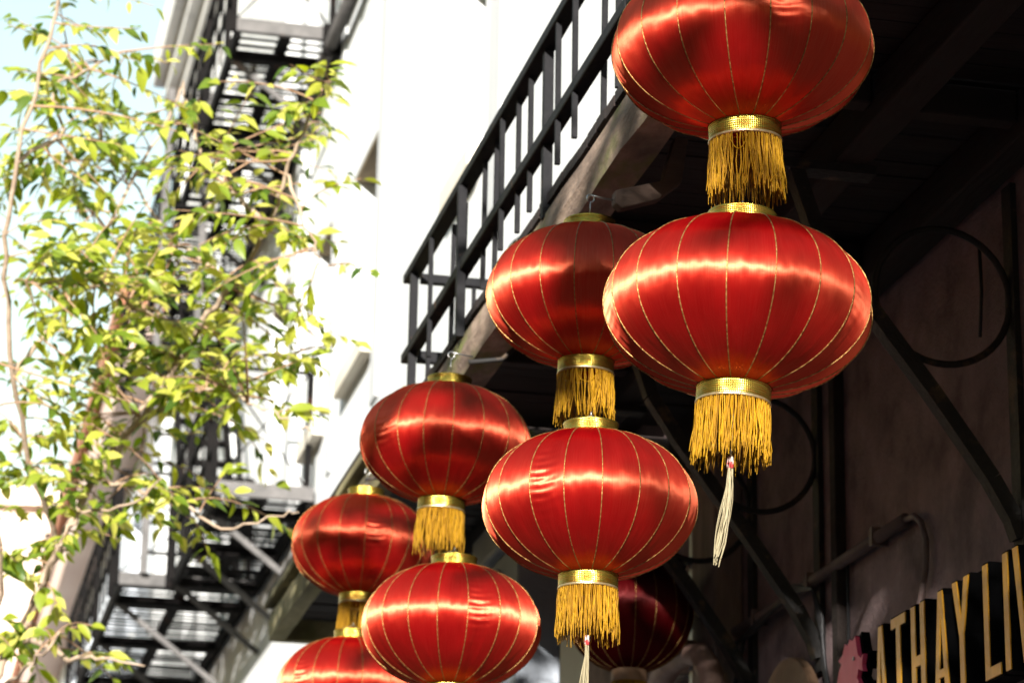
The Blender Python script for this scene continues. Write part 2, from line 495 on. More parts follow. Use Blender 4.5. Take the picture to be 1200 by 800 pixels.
# ---- white stucco building that takes the sun along the street
wb = thing('stucco_building', 'sunlit white stucco building with recessed windows carrying the iron fire escape', 'building', (0, 0, 0))
OPS = [(15.75, 16.55, 8.0, 9.42), (19.66, 20.85, 8.0, 9.66), (22.0, 22.86, 8.0, 9.72), (20.75, 22.4, 4.3, 5.85),
       (24.6, 25.8, 8.3, 10.1), (28.2, 29.4, 8.3, 10.1), (24.6, 25.8, 12.0, 13.9), (28.2, 29.4, 12.0, 13.9), (32.0, 33.0, 12.0, 13.9),
       (32.0, 33.0, 8.3, 10.1), (24.8, 26.0, 4.3, 5.85), (20.2, 21.2, 12.3, 14.2)]
mb = MB()
wall_grid(mb, XW, 13.0, 36.0, 0.0, 17.2, OPS, 0.34)
mb.quad((XW, 36, 0), (XW, 36, 17.2), (12, 36, 17.2), (12, 36, 0))
mb.quad((XW, 13, 0), (12, 13, 0), (12, 13, 17.2), (XW, 13, 17.2))
mb.quad((XW, 13, 17.2), (12, 13, 17.2), (12, 36, 17.2), (XW, 36, 17.2))
mb.build('wall', M['stucco'], wb)
for o in OPS:
    window(wb, XW, o, 0.34, sill=False)
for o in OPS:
    MB().box((XW + 0.006, o[0] + 0.003, o[3] - 0.03), (XW + 0.28, o[1] - 0.003, o[3] - 0.003)).build('soffit', M['tan_soffit'], wb)  # added board whose tan stands in for shade under the window head
for y0, y1, pr in ((15.2, 15.55, 0.02), (19.36, 19.64, 0.025), (21.55, 21.75, 0.02), (23.4, 23.7, 0.10), (30.4, 30.8, 0.10), (35.5, 36.05, 0.16)):
    MB().box((XW - pr, y0, 7.42), (XW + 0.01, y1, 16.3)).build('pilaster', M['off_white'], wb, bevel=0.015)
for o in OPS[:3]:
    MB().box((XW - 0.10, o[0] - 0.02, o[2] - 0.16), (XW + 0.01, o[1] + 0.1, o[2] - 0.01)).build('sill', M['cream_stone'], wb, bevel=0.01)
# roof cornice in steps
cr = MB()
cr.box((XW - 0.18, 12.98, 16.3), (XW + 0.02, 36.1, 16.5)); cr.box((XW - 0.34, 12.96, 16.5), (XW + 0.02, 36.25, 16.72)); cr.box((XW - 0.5, 12.94, 16.72), (XW + 0.02, 36.4, 17.35))
cr.build('roof_cornice', M['stucco'], wb, bevel=0.03)
MB().box((XW - 0.3, 35.7, 17.36), (XW + 0.3, 36.3, 18.3)).build('parapet_block', M['stucco'], wb, bevel=0.03)

def P(mb, name, m, bevel=0.0, smooth=False, t=None):
    o = mb.build(name, M[m], t, smooth, bevel)
    o.location = -t.location
    return o
# ---- near building: shaded mauve shop wall under the balcony, white above it
nb = thing('balcony_building', 'near building with shaded mauve plaster shop wall and white upper wall', 'building', (0, 0, 0))
mb = MB(); wall_grid(mb, XW, -50.0, 12.99, 0.0, 5.6, [], 0.2)  # lengthened unseen behind the camera to block sky light
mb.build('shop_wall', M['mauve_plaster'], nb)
OP2 = [(9.6, 10.8, 6.0, 7.6), (4.5, 5.7, 6.0, 7.6), (6.9, 8.1, 6.0, 7.6)]
mb = MB(); wall_grid(mb, XW, -50.0, 12.99, 5.6, 16.0, OP2, 0.25)
mb.quad((XW, -50, 16), (XW, 12.99, 16), (12, 12.99, 16), (12, -50, 16))
mb.quad((XW, -50, 0), (XW, -50, 16), (12, -50, 16), (12, -50, 0))
mb.build('upper_wall', M['stucco'], nb)
for o in OP2:
    window(nb, XW, o, 0.25)
# rounded corbel in steps under the upper storey, seen through the balustrade
for r_, z_, h_ in ((0.24, 5.2, 0.1), (0.31, 5.3, 0.05), (0.37, 5.35, 0.12), (0.43, 5.47, 0.05), (0.5, 5.52, 0.16)):
    MB().prism([(XW + 0.005, 12.75 - r_)] + [(XW - r_ * math.sin(math.pi * k / 24), 12.75 - r_ * math.cos(math.pi * k / 24)) for k in range(1, 24)] + [(XW + 0.005, 12.75 + r_)], 'z', z_, z_ + h_ - 0.002).build('corbel', M['pale_grey'], nb, bevel=0.012)  # grey colour stands in for shade on the underside
# small light railing standing on the cornice
rl = thing('corbel_railing', 'thin pale railing on the white wall seen through the black balustrade', 'railing', (XW, 12.75, 5.68))
def arc(r_, z_, n=20):
    return [(XW - r_ * math.sin(math.pi * k / n), 12.75 - r_ * math.cos(math.pi * k / n), z_) for k in range(n + 1)]
P(MB().tube(arc(0.46, 6.25), 0.012, 6), 'rail', 'iron', t=rl, smooth=True)
P(MB().tube(arc(0.46, 5.74), 0.010, 6), 'rail', 'iron', t=rl, smooth=True)
for k in range(1, 12):
    a_ = math.pi * k / 12
    x, y = XW - 0.46 * math.sin(a_), 12.75 - 0.46 * math.cos(a_)
    P(MB().tube([(x, y, 5.682), (x, y, 5.9), (x, y, 6.12), (x, y, 6.25)], [0.009, 0.012, 0.018, 0.009], 6), 'baluster', 'cream_stone', t=rl, smooth=True)

# ---- unseen brick row added across the street: it shades the street floor and blocks sky
ob = thing('opposite_building', 'brick building across the street, out of frame on the left', 'building', (-14, 0, 0))
mb = MB(); mb.box((-24, -70, 0.0), (-14.0, 24, 13.0))
o_ = mb.build('wall', M['brick'], ob); o_.location = -ob.location
o_ = MB().box((-24.2, -70.3, 13.0), (-13.7, 24.3, 13.5)).build('cornice', M['brick'], ob); o_.location = -ob.location

# ---- lower building farther down the street, and one closing its end
fb = thing('pale_row_building', 'pale bluish row building with terracotta cornice beyond the fire escape', 'building', (0, 0, 0))
OP3 = [(40 + k * 4.2, 41.8 + k * 4.2, z, z + 2.0) for k in range(7) for z in (2.6, 6.2, 9.8)]
mb = MB(); wall_grid(mb, XW, 36.6, 70, 0, 13.2, OP3, 0.3)
mb.quad((XW, 36.6, 0), (12, 36.6, 0), (12, 36.6, 13.2), (XW, 36.6, 13.2)); mb.quad((XW, 36.6, 13.2), (12, 36.6, 13.2), (12, 70, 13.2), (XW, 70, 13.2))
mb.build('wall', M['blue_white'], fb)
for o in OP3:
    window(fb, XW, o, 0.3)
MB().box((XW - 0.6, 36.5, 12.7), (XW + 0.1, 70.2, 13.5)).build('cornice', M['pink_stucco'], fb, bevel=0.05)
MB().box((XW - 0.75, 36.4, 13.5), (XW + 0.2, 70.3, 13.95)).build('roof_edge', M['terracotta'], fb, bevel=0.05)
eb = thing('pink_end_building', 'tall sunlit pink building closing the far end of the street', 'building', (0, 0, 0))
YE = 88.0
mb = MB()
cols = [(-13 + k * 3.4, -11.4 + k * 3.4) for k in range(8)]
rows = [(2.5 + k * 3.6, 4.7 + k * 3.6) for k in range(6)]
xs = sorted({-15.0, 14.0, *[c for q in cols for c in q]}); zs = sorted({0.0, 23.4, *[c for q in rows for c in q]})
for a, b in zip(xs, xs[1:]):
    for c, d in zip(zs, zs[1:]):
        if any(q[0] < (a + b) / 2 < q[1] for q in cols) and any(q[0] < (c + d) / 2 < q[1] for q in rows):
            e = YE + 0.35
            mb.quad((a, YE, c), (a, e, c), (a, e, d), (a, YE, d)); mb.quad((b, YE, c), (b, YE, d), (b, e, d), (b, e, c))
            mb.quad((a, YE, d), (a, e, d), (b, e, d), (b, YE, d)); mb.quad((a, YE, c), (b, YE, c), (b, e, c), (a, e, c))
        else:
            mb.quad((a, YE, c), (b, YE, c), (b, YE, d), (a, YE, d))
mb.quad((-15, YE, 23.4), (14, YE, 23.4), (14, YE + 15, 23.4), (-15, YE + 15, 23.4))
mb.quad((-15, YE, 0), (-15, YE, 23.4), (-15, YE + 15, 23.4), (-15, YE + 15, 0)); mb.quad((14, YE, 0), (14, YE + 15, 0), (14, YE + 15, 23.4), (14, YE, 23.4))
mb.build('wall', M['pink_stucco'], eb)
wf = MB()
wf.box((0, 0.25, 0), (0.09, 0.33, 2.2)); wf.box((1.51, 0.25, 0), (1.6, 0.33, 2.2)); wf.box((0.09, 0.25, 0), (1.51, 0.33, 0.09)); wf.box((0.09, 0.25, 2.11), (1.51, 0.33, 2.2)); wf.box((0.09, 0.26, 1.05), (1.51, 0.32, 1.15))
wfm = wf.mesh('window', M['dark_frame'])
wpm = MB().box((0.09, 0.28, 0.09), (1.51, 0.3, 2.11)).mesh('pane', M['glass'])
for a, b in cols:
    for c, d in rows:
        o = inst('window', wfm, eb, (a, YE, c))
        inst('pane', wpm, o)
MB().box((-15.3, YE - 0.5, 23.4), (14.3, YE + 0.3, 24.0)).build('cornice', M['pink_stucco'], eb, bevel=0.05)

# ================================================================== FIRE ESCAPE
def platform(label, x0, x1, y0, y1, z, beams, group, rail_h=1.0, side_rails=3, sw=0.068):
    t = thing('fire_escape_platform', label, 'fire escape', ((x0 + x1) / 2, y0, z), group=group)
    def Q(mb, name, m, bevel=0):
        o = mb.build(name, M[m], t, False, bevel); o.location = -t.location; return o
    sl = MB().box((x0 + 0.05, 0, 0.0), (x1 - 0.03, sw, 0.004)).mesh('slat', M['fire_iron'])
    n = int((y1 - y0 - 0.1) / 0.078)
    rnd = random.Random(int(z * 10))
    for k in range(n):
        inst('slat', sl, t, Vector((0, y0 + 0.06 + k * 0.078, z + 0.012)) - t.location, (0, rnd.uniform(-0.006, 0.006), rnd.uniform(-0.004, 0.004)))
    for x in (x0, x1 - 0.05):
        Q(MB().box((x, y0, z - 0.14), (x + 0.05, y1, z + 0.0)), 'side_beam', 'fire_iron')
    Q(MB().box(((x0 + x1) / 2 - 0.045, y0 + 0.05, z - 0.08), ((x0 + x1) / 2 + 0.045, y1, z - 0.003)), 'middle_beam', 'fire_iron')
    Q(MB().box((x0 + 0.004, y0 - 0.05, z - 0.1), (x1, y0 - 0.002, z + 0.02)), 'end_beam', 'fire_grey')
    for y in beams:
        Q(MB().box((x0 + 0.052, y, z - 0.16), (x1 - 0.052, y + 0.13, z - 0.082)), 'cross_beam', 'fire_iron')
        Q(MB().bar((x0 + 0.03, y + 0.1, z - 0.13), (XW - 0.01, y + 0.1, z - 0.13 - (XW - x0) * 0.72), 0.04, 0.05), 'brace', 'fire_grey')
    posts = [y0 - 0.02] + [y + 0.05 for y in beams] + [y1]
    for y in posts:
        Q(MB().bar((x0 - 0.02, y, z - 0.1), (x0 - 0.02, y, z + rail_h), 0.05), 'post', 'fire_iron')
    Q(MB().bar((x1 - 0.06, y0 - 0.02, z - 0.1), (x1 - 0.06, y0 - 0.02, z + rail_h), 0.05), 'post', 'fire_iron')
    for k in range(side_rails):
        h = z + rail_h * (k + 1) / side_rails
        Q(MB().bar((x0 - 0.02, y0, h), (x0 - 0.02, y1, h), 0.036), 'rail', 'fire_iron')
    Q(MB().bar((x0 - 0.02, y0 - 0.02, z + rail_h), (x1 - 0.06, y0 - 0.02, z + rail_h), 0.03), 'rail', 'fire_iron')
    Q(MB().bar((x0, y0 - 0.025, z + 0.02), (x1 - 0.07, y0 - 0.025, z + rail_h), 0.014), 'diagonal_rod', 'fire_iron')
    Q(MB().bar((x0, y0 - 0.012, z + rail_h), (x1 - 0.07, y0 - 0.012, z + 0.02), 0.014), 'diagonal_rod', 'fire_iron')
    k = y0 + 0.13
    while k < y1:
        Q(MB().bar((x0 - 0.02, k, z), (x0 - 0.02, k, z + rail_h), 0.02), 'baluster', 'fire_iron')
        k += 0.42
    return t
G = 'slatted fire escape platforms on the white wall'
platform('highest slatted iron fire escape platform at the top of the white wall', 2.3, XW - 0.02, 21.95, 33.0, 11.4, (22.35, 24.1, 24.5, 26.4, 28.6, 30.8), G, sw=0.05)
platform('lower slatted iron fire escape platform beside the leftmost lanterns', 2.37, XW - 0.02, 22.35, 25.9, 7.46, (22.75, 24.2, 25.5), G)
platform('wide slatted iron fire escape platform farther back at lower left', 1.9, XW - 0.02, 26.1, 33.0, 7.5, (26.6, 28.6, 30.8), G)
platform('small slatted iron fire escape platform lowest behind the tree twigs', 2.1, XW - 0.02, 27.2, 33.0, 4.9, (27.6, 29.6, 31.6), G)
ld = thing('fire_escape_ladder', 'upright iron ladder joining two fire escape platforms', 'ladder', (2.2, 26.0, 7.5))
def Q(mb, name, m, t, smooth=False, bevel=0):
    o = mb.build(name, M[m], t, smooth, bevel); o.location = -t.location; return o
for x in (2.12, 2.5):
    Q(MB().bar((x, 25.98, 7.5), (x, 25.98, 12.4), 0.05, 0.07), 'stringer', 'fire_grey', ld)
for k in range(16):
    Q(MB().bar((2.145, 25.98, 7.7 + k * 0.29), (2.475, 25.98, 7.7 + k * 0.29), 0.03), 'rung', 'fire_iron', ld)
st_ = thing('fire_escape_stair', 'steep iron stair climbing between two fire escape platforms behind the leaves', 'stairs', (2.7, 26.2, 7.5))
for x in (2.55, 3.05):
    Q(MB().bar((x, 26.3, 7.5), (x, 29.6, 11.4), 0.05, 0.16), 'stringer', 'fire_iron', st_)
    Q(MB().bar((x, 26.3, 8.4), (x, 29.6, 12.3), 0.035, 0.035), 'handrail', 'fire_iron', st_)
for k in range(14):
    q = (k + 0.5) / 14
    Q(MB().box((2.575, 26.22 + 3.3 * q, 7.5 + 3.9 * q), (3.025, 26.42 + 3.3 * q, 7.53 + 3.9 * q)), 'tread', 'fire_iron', st_)
# drain pipe down the white wall
dp = thing('drain_pipe', 'grey drain pipe running along the white wall beside the top fire escape', 'pipe', (XW - 0.1, 20, 11.1))
Q(MB().tube([(XW - 0.1, 19.9, 11.2), (XW - 0.1, 22.0, 11.22), (XW - 0.1, 27.0, 11.25)], 0.06, 8), 'pipe', 'fire_grey', dp, True)
Q(MB().tube([(XW - 0.03, 19.9, 11.33), (XW - 0.03, 27.0, 11.36)], 0.03, 6), 'conduit', 'olive_wood', dp, True)
for k in range(5):
    Q(MB().box((XW - 0.17, 20.3 + k * 1.5, 11.13), (XW - 0.002, 20.36 + k * 1.5, 11.4)), 'clamp', 'fire_iron', dp)

# ================================================================== BALCONY
XF = 1.95                                   # outer face of the balcony
Y0, Y1 = -4.0, 11.05
ZD = 4.87                                   # underside of the boards
bal = thing('balcony', 'wooden balcony with black iron balustrade above the lanterns', 'balcony', (XF, Y1, ZD))
def B(mb, name, m, smooth=False, bevel=0.0):
    return Q(mb, name, m, bal, smooth, bevel)
# fascia: slightly uneven weathered beam
rf = random.Random(5)
fm = MB()
N = 60
ring = []
for k in range(N + 1):
    y = Y0 + (Y1 - Y0) * k / N
    j = lambda a: rf.uniform(-a, a)
    ring.append([(XF + j(0.004), y, 4.68 + j(0.006)), (XF + 0.11 + j(0.003), y, 4.68 + j(0.004)), (XF + 0.11, y, 4.835), (XF + j(0.003), y, 4.835 + j(0.003)), (XF - 0.012, y, 4.755 + j(0.006))])
for k in range(N):
    for q in range(5):
        fm.quad(ring[k][q], ring[k][(q + 1) % 5], ring[k + 1][(q + 1) % 5], ring[k + 1][q])
i = len(fm.v); fm.v += ring[0] + ring[N]
fm.f += [tuple(range(i, i + 5)), tuple(range(i + 9, i + 4, -1))]; fm.mi += [0, 0]
B(fm, 'fascia', 'fascia')
B(MB().box((XF + 0.0, Y1 + 0.002, 4.69), (XW - 0.01, Y1 + 0.1, 4.83)), 'end_fascia', 'fascia', bevel=0.008)
rp = random.Random(8)
y = Y0
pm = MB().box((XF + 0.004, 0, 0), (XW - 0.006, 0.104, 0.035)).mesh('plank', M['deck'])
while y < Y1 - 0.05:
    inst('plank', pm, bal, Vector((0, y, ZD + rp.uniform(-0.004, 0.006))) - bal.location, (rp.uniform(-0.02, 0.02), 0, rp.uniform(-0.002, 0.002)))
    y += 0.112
for x, w in ((2.62, 0.11), (XW - 0.13, 0.11)):
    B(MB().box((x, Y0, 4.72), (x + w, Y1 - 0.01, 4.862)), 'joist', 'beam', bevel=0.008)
for k in range(8):
    y = 0.3 + k * 1.38
    B(MB().box((XF + 0.115, y, 4.77), (2.615, y + 0.07, 4.86)), 'crosspiece', 'beam', bevel=0.006)
    B(MB().box((2.735, y, 4.76), (XW - 0.135, y + 0.07, 4.859)), 'crosspiece', 'beam', bevel=0.006)
# balustrade
ZT, ZM = 5.45, 5.105
B(MB().box((XF - 0.03, Y0, ZT - 0.02), (XF + 0.028, Y1 + 0.03, ZT + 0.02)), 'top_rail', 'iron', bevel=0.006)
B(MB().box((XF - 0.026, Y0, ZM - 0.021), (XF + 0.024, Y1 + 0.05, ZM + 0.021)), 'middle_rail', 'iron', bevel=0.006)
B(MB().box((XF + 0.04, Y1 - 0.02, ZT - 0.02), (XW - 0.002, Y1 + 0.02, ZT + 0.02)), 'end_rail', 'iron', bevel=0.005)
B(MB().box((XF + 0.035, Y1 - 0.018, ZM - 0.025), (XW - 0.002, Y1 + 0.018, ZM + 0.025)), 'end_rail', 'iron', bevel=0.005)
bm_ = MB().box((-0.0085, -0.0085, 4.93), (0.0085, 0.0085, ZT - 0.021)).mesh('baluster', M['iron'])
pm_ = MB().box((-0.016, -0.016, 4.825), (0.016, 0.016, ZT - 0.021)).mesh('post', M['iron'])
k = 0
y = Y1 - 0.08
while y > Y0:
    post = k % 6 == 5 or k == 0
    inst('post' if post else 'baluster', pm_ if post else bm_, bal, Vector((XF + 0.046 if False else XF + 0.004, y + rp.uniform(-0.012, 0.012), 0)) - bal.location,
         (rp.uniform(-0.006, 0.006), rp.uniform(-0.006, 0.006), 0))
    y -= 0.222; k += 1
for k in range(5):
    inst('baluster', bm_, bal, Vector((XF + 0.27 + k * 0.26, Y1, 0)) - bal.location)
# stub that carries the hook of the middle pair, and plain iron arms for the others
B(MB().prism([(1.945, 4.575), (1.945, 4.535), (1.965, 4.52), (2.08, 4.56), (2.15, 4.62), (2.17, 4.765), (2.13, 4.765), (2.09, 4.62)], 'y', 7.585, 7.63), 'hook_stub', 'stub', bevel=0.004)
for xx, yy, zz in ((1.85, 5.75, 4.53), (1.88, 9.42, 4.585)):
    B(MB().tube([(xx, yy, zz), (xx + 0.12, yy, zz + 0.02), (xx + 0.2, yy, zz + 0.1), (xx + 0.22, yy, 4.775)], 0.009, 6), 'hook_arm', 'bracket_iron', True)

# ---- weathered canopy that carries on past the railing
cn = thing('weathered_canopy', 'weathered olive timber canopy past the railing, above the far left lanterns', 'canopy', (XF, 11.2, 4.72))
rf2 = random.Random(15)
YC0, YC1 = 11.153, 15.2
fm = MB(); ring = []; N = 26
for k in range(N + 1):
    y = YC0 + (YC1 - YC0) * k / N
    j = lambda a: rf2.uniform(-a, a)
    ring.append([(XF + j(0.006), y, 4.73 + j(0.008)), (XF + 0.09, y, 4.73 + j(0.006)), (XF + 0.09, y, 4.9), (XF + 0.02 + j(0.006), y, 4.9 + j(0.006)), (XF - 0.01, y, 4.82 + j(0.008))])
for k in range(N):
    for q in range(5):
        fm.quad(ring[k][q], ring[k][(q + 1) % 5], ring[k + 1][(q + 1) % 5], ring[k + 1][q])
i = len(fm.v); fm.v += ring[0] + ring[N]
fm.f += [tuple(range(i, i + 5)), tuple(range(i + 9, i + 4, -1))]; fm.mi += [0, 0]
Q(fm, 'fascia', 'olive_wood', cn)
Q(MB().box((XF - 0.03, YC0, 4.905), (XF + 0.14, YC1 + 0.04, 4.95)), 'eave_board', 'olive_wood', cn, bevel=0.01)
rm = MB().prism([(XF + 0.0, 4.99), (XF + 0.0, 5.01), (XW - 0.003, 5.22), (XW - 0.003, 5.18)], 'y', 0, 0.075).mesh('roof_batten', M['olive_wood'])
for k in range(28):
    inst('roof_batten', rm, cn, Vector((0, YC0 + 0.03 + k * 0.143 + rf2.uniform(-0.01, 0.01), 0)) - cn.location, (0, 0, rf2.uniform(-0.01, 0.01)))
Q(MB().prism([(XF - 0.02, 4.986), (XW - 0.004, 5.175), (XW - 0.004, 5.15), (XF - 0.02, 4.988 - 0.03)][::-1], 'y', YC0, YC1), 'roof_board', 'beam', cn)
cm = MB().box((XF + 0.095, 0, 0), (XW - 0.006, 0.104, 0.03)).mesh('plank', M['deck'])
y = YC0
while y < YC1 - 0.1:
    inst('plank', cm, cn, Vector((0, y, 4.84 + rf2.uniform(-0.004, 0.005))) - cn.location, (rf2.uniform(-0.02, 0.02), 0, 0))
    y += 0.112
Q(MB().box((2.6, YC0, 4.72), (2.71, YC1 - 0.02, 4.832)), 'joist', 'beam', cn, bevel=0.008)
Q(MB().box((XF + 0.01, YC1 + 0.002, 4.73), (XW - 0.01, YC1 + 0.08, 4.895)), 'end_fascia', 'olive_wood', cn, bevel=0.008)
Q(MB().tube([(1.867, 11.568, 4.70), (1.93, 11.568, 4.715), (2.0, 11.568, 4.735)], 0.009, 6), 'hook_arm', 'bracket_iron', cn, True)
# pale column that carries the canopy
pl = thing('carved_column', 'pale grey carved column in shade behind the lowest middle lantern', 'column', (2.7, 12.2, 0.13))
Q(MB().box((2.6, 11.82, 0.13), (2.8, 12.58, 4.55)), 'shaft', 'pale_grey', pl, bevel=0.012)  # shade on the pale shaft is put into its grey colour
Q(MB().box((2.555, 11.78, 4.55), (2.845, 12.62, 4.718)), 'capital', 'pale_grey', pl, bevel=0.02)
Q(MB().box((2.585, 12.0, 3.0), (2.598, 12.42, 4.3)), 'sunk_panel', 'grey_stone', pl, bevel=0.004)  # darker panel stands in for the shaded left face
for k, (dx, r_) in enumerate(((0.05, 0.075), (0.04, 0.06), (0.03, 0.05), (0.022, 0.04))):
    n, z = 12, 4.4 - k * 0.115
    Q(MB().tube([(2.59 - dx * math.cos(2 * math.pi * j / n), 12.2, z + r_ * math.sin(2 * math.pi * j / n)) for j in range(n + 1)], 0.022, 6), 'carved_scroll', 'pale_grey', pl, True)

# ---- scrolled brackets between wall and deck
def bracket(label, y):
    t = thing('iron_bracket', label, 'bracket', (XW, y, 3.66), group='scrolled iron brackets under the balcony')
    c, rr = (2.965, 4.335), 0.215
    st = [(2.50, 4.70), (2.56, 4.52), (2.66, 4.37), (2.80, 4.185), (2.92, 4.03), (3.02, 3.89), (3.10, 3.775), (3.165, 3.66), (3.185, 3.6)]
    mb = MB()
    for k in range(len(st) - 1):
        mb.bar((st[k][0], y, st[k][1]), (st[k + 1][0], y, st[k + 1][1]), 0.055, 0.045)
    Q(mb, 'strut', 'bracket_iron', t)
    n = 40
    Q(MB().tube([(c[0] + rr * math.cos(2 * math.pi * j / n), y, c[1] + rr * math.sin(2 * math.pi * j / n)) for j in range(n + 1)], 0.011, 8, False), 'ring', 'bracket_iron', t, True)
    Q(MB().box((XW - 0.02, y - 0.035, 3.55), (XW - 0.001, y + 0.035, 4.71)), 'wall_plate', 'bracket_iron', t)
    Q(MB().box((2.45, y - 0.04, 4.69), (2.75, y + 0.04, 4.717)), 'top_plate', 'bracket_iron', t)
bracket('scrolled iron bracket nearest the gold sign letters', 7.585)
bracket('scrolled iron bracket between the brown disc and the round cable loop', 9.445)
bracket('scrolled iron bracket behind the dark unlit lantern', 10.25)

# ================================================================== LANTERNS
NG = 18
RB, HB = 0.30, 0.203
RT = 0.079                                  # radius where the silk meets the collars
def prof(t):
    """t in 0..1 from bottom collar to top collar -> (radius, z)"""
    a0 = math.asin(min(1, (1 - (RT / RB) ** 2) ** 0.5))
    a = -a0 + 2 * a0 * t
    c, s = math.cos(a), math.sin(a)
    return RB * (abs(c) ** 0.94), HB * math.copysign(abs(s) ** 1.0, s)
RT2, ZE = prof(1.0)

def gore(name, m, seed, nu=8, nv=34, pucker=0.0):
    rn = random.Random(seed)
    ph = [rn.uniform(0, 6.28) for _ in range(6)]
    mb = MB(); uvs = []
    w_ = 2 * math.pi / NG
    for j in range(nv + 1):
        t = j / nv
        r, z = prof(t)
        for i in range(nu + 1):
            u = i / nu
            a = (u - 0.5) * w_
            e = 4 * u * (1 - u)
            chord = r * (1 - math.cos(w_ / 2)) * 0.75 * e                      # cloth spans flat between the cords
            wv = 0.0007 * math.sin(5 * t * 3.1 + ph[0]) * e + 0.0006 * math.sin(9 * t + 6 * u + ph[1]) * e
            pk = 0.0
            if pucker:
                env = math.exp(-((t - 0.52) / 0.23) ** 2) * max(0.0, 1 - abs(u - 0.16) / 0.75) * min(1, 8 * u)
                pk = pucker * env * (math.sin(t * 150 + ph[2] + 2.2 * math.sin(u * 4 + ph[3])) + 0.5 * math.sin(t * 95 + ph[4] + 3 * u))
            rr = r - chord + wv + pk
            mb.v.append((rr * math.cos(a), rr * math.sin(a), z)); uvs.append((u, t))
    for j in range(nv):
        for i in range(nu):
            p = j * (nu + 1) + i
            mb.f.append((p, p + 1, p + nu + 2, p + nu + 1)); mb.mi.append(0)
    me = mb.mesh(name, m, True)
    ul = me.uv_layers.new(name='UVMap')
    for l in me.loops:
        ul.data[l.index].uv = uvs[l.vertex_index]
    return me
GORES = [gore('panel', M['silk'], s) for s in (1, 2, 3)]
GPUCK = [gore('panel', M['silk_pucker'], 7, 10, 110, 0.0010), gore('panel', M['silk'], 8, 10, 110, 0.0004)]
rb_ = MB()
rb_.tube([(prof(k / 30)[0] + 0.0012, 0, prof(k / 30)[1]) for k in range(31)], 0.0014, 6)
RIB = rb_.mesh('cord', M['cord'], True)

def collar(name, r, z0, z1, edge):
    mb = MB()
    zs = [z0, z0 + 0.003, z0 + 0.0031, z1 - 0.0031, z1 - 0.003, z1]
    n = 64
    pr = [(r - 0.006, z0), (r + 0.001, z0), (r + 0.002, z0 + 0.002), (r, z0 + 0.006), (r, z1 - 0.006), (r + 0.002, z1 - 0.002), (r + 0.001, z1), (r - 0.006, z1)]
    mb.lathe(pr, n)
    me = mb.mesh(name, [M['foil'], M['foil_edge']], True)
    ul = me.uv_layers.new(name='UVMap')
    for p in me.polygons:
        ring = p.index // n
        j = p.index % n
        p.material_index = 1 if ring in edge else 0
        for li in p.loop_indices:
            v = me.vertices[me.loops[li].vertex_index].co
            a = (math.atan2(v.y, v.x) / (2 * math.pi)) % 1.0
            if j == n - 1 and a < 0.5:
                a += 1
            ul.data[li].uv = (a, (v.z - z0) / (z1 - z0))
    return me
C_BOT = collar('bottom_collar', 0.083, -ZE - 0.040, -ZE + 0.004, (0, 1, 2))
C_TOP = collar('top_collar', 0.077, ZE - 0.004, ZE + 0.034, (7,))

def fringe(seed, gap=None, length=0.145):
    rn = random.Random(seed)
    mb = MB()
    z0 = -ZE - 0.036
    for layer in range(2):
        n = 135
        for k in range(n):
            a = 2 * math.pi * (k + rn.uniform(-0.4, 0.4)) / n
            r = 0.0805 - 0.003 * layer + rn.uniform(-0.001, 0.001)
            L = length * rn.uniform(0.74, 1.06) * (0.9 if rn.random() < 0.2 else 1)
            flare = rn.uniform(0.0, 0.009)
            tw = rn.uniform(-0.09, 0.09)
            if gap:
                d = (a - gap[0] + math.pi) % (2 * math.pi) - math.pi
                if abs(d) < gap[1]:
                    if rn.random() < 0.75:
                        continue
                if abs(d) < gap[1] * 2.0:
                    tw = -d * rn.uniform(0.2, 0.5) if rn.random() < 0.5 else d * 0.5
            pts = []
            for s in range(5):
                q = s / 4
                aa = a + tw * q * q + 0.02 * math.sin(q * 9 + k)
                rr = r + flare * q + 0.0025 * math.sin(q * 5 + k * 1.7)
                pts.append((rr * math.cos(aa), rr * math.sin(aa), z0 - L * q))
            mb.tube(pts, [0.0012, 0.0015, 0.0015, 0.0015, 0.0009], 3, False)
    if gap:                                   # a loose thread hanging in a swag across the gap
        pts = []
        for s in range(9):
            q = s / 8
            aa = gap[0] + (q - 0.5) * 2.6 * gap[1]
            pts.append((0.083 * math.cos(aa), 0.083 * math.sin(aa), z0 - 0.012 - 0.035 * (1 - (2 * q - 1) ** 2)))
        mb.tube(pts, 0.0011, 3, False)
    return mb.mesh('fringe', M['fringe'], True)

def tassel(parent, seed, lean, L):
    rn = random.Random(seed)
    z0 = -ZE - 0.165
    bead = MB().lathe([(0.001, z0 + 0.004), (0.007, z0), (0.0085, z0 - 0.012), (0.0075, z0 - 0.024), (0.001, z0 - 0.027)], 14)
    cordm = MB().tube([(0, 0, -ZE + 0.01), (0.002, 0, -ZE - 0.08), (0, 0, z0)], 0.0016, 5)
    tr = cordm.build('tassel', M['tassel'], parent, True)
    bead.build('bead', M['bead'], tr, True)
    mb = MB()
    for k in range(26):
        a = rn.uniform(0, 6.28); r = rn.uniform(0, 1) ** 0.5
        l = L * rn.uniform(0.8, 1.0)
        pts = []
        for s in range(7):
            q = s / 6
            w_ = (0.003 + 0.009 * math.sin(min(1, q * 1.25) * math.pi * 0.62)) * (1 if q < 0.85 else 0.62)
            pts.append((math.cos(a) * r * w_ + lean[0] * q * q + 0.003 * math.sin(q * 6 + k), math.sin(a) * r * w_ + lean[1] * q * q, z0 - 0.024 - l * q))
        mb.tube(pts, 0.0011, 4, False)
    stuff(mb.build('strands', M['tassel'], tr, True))

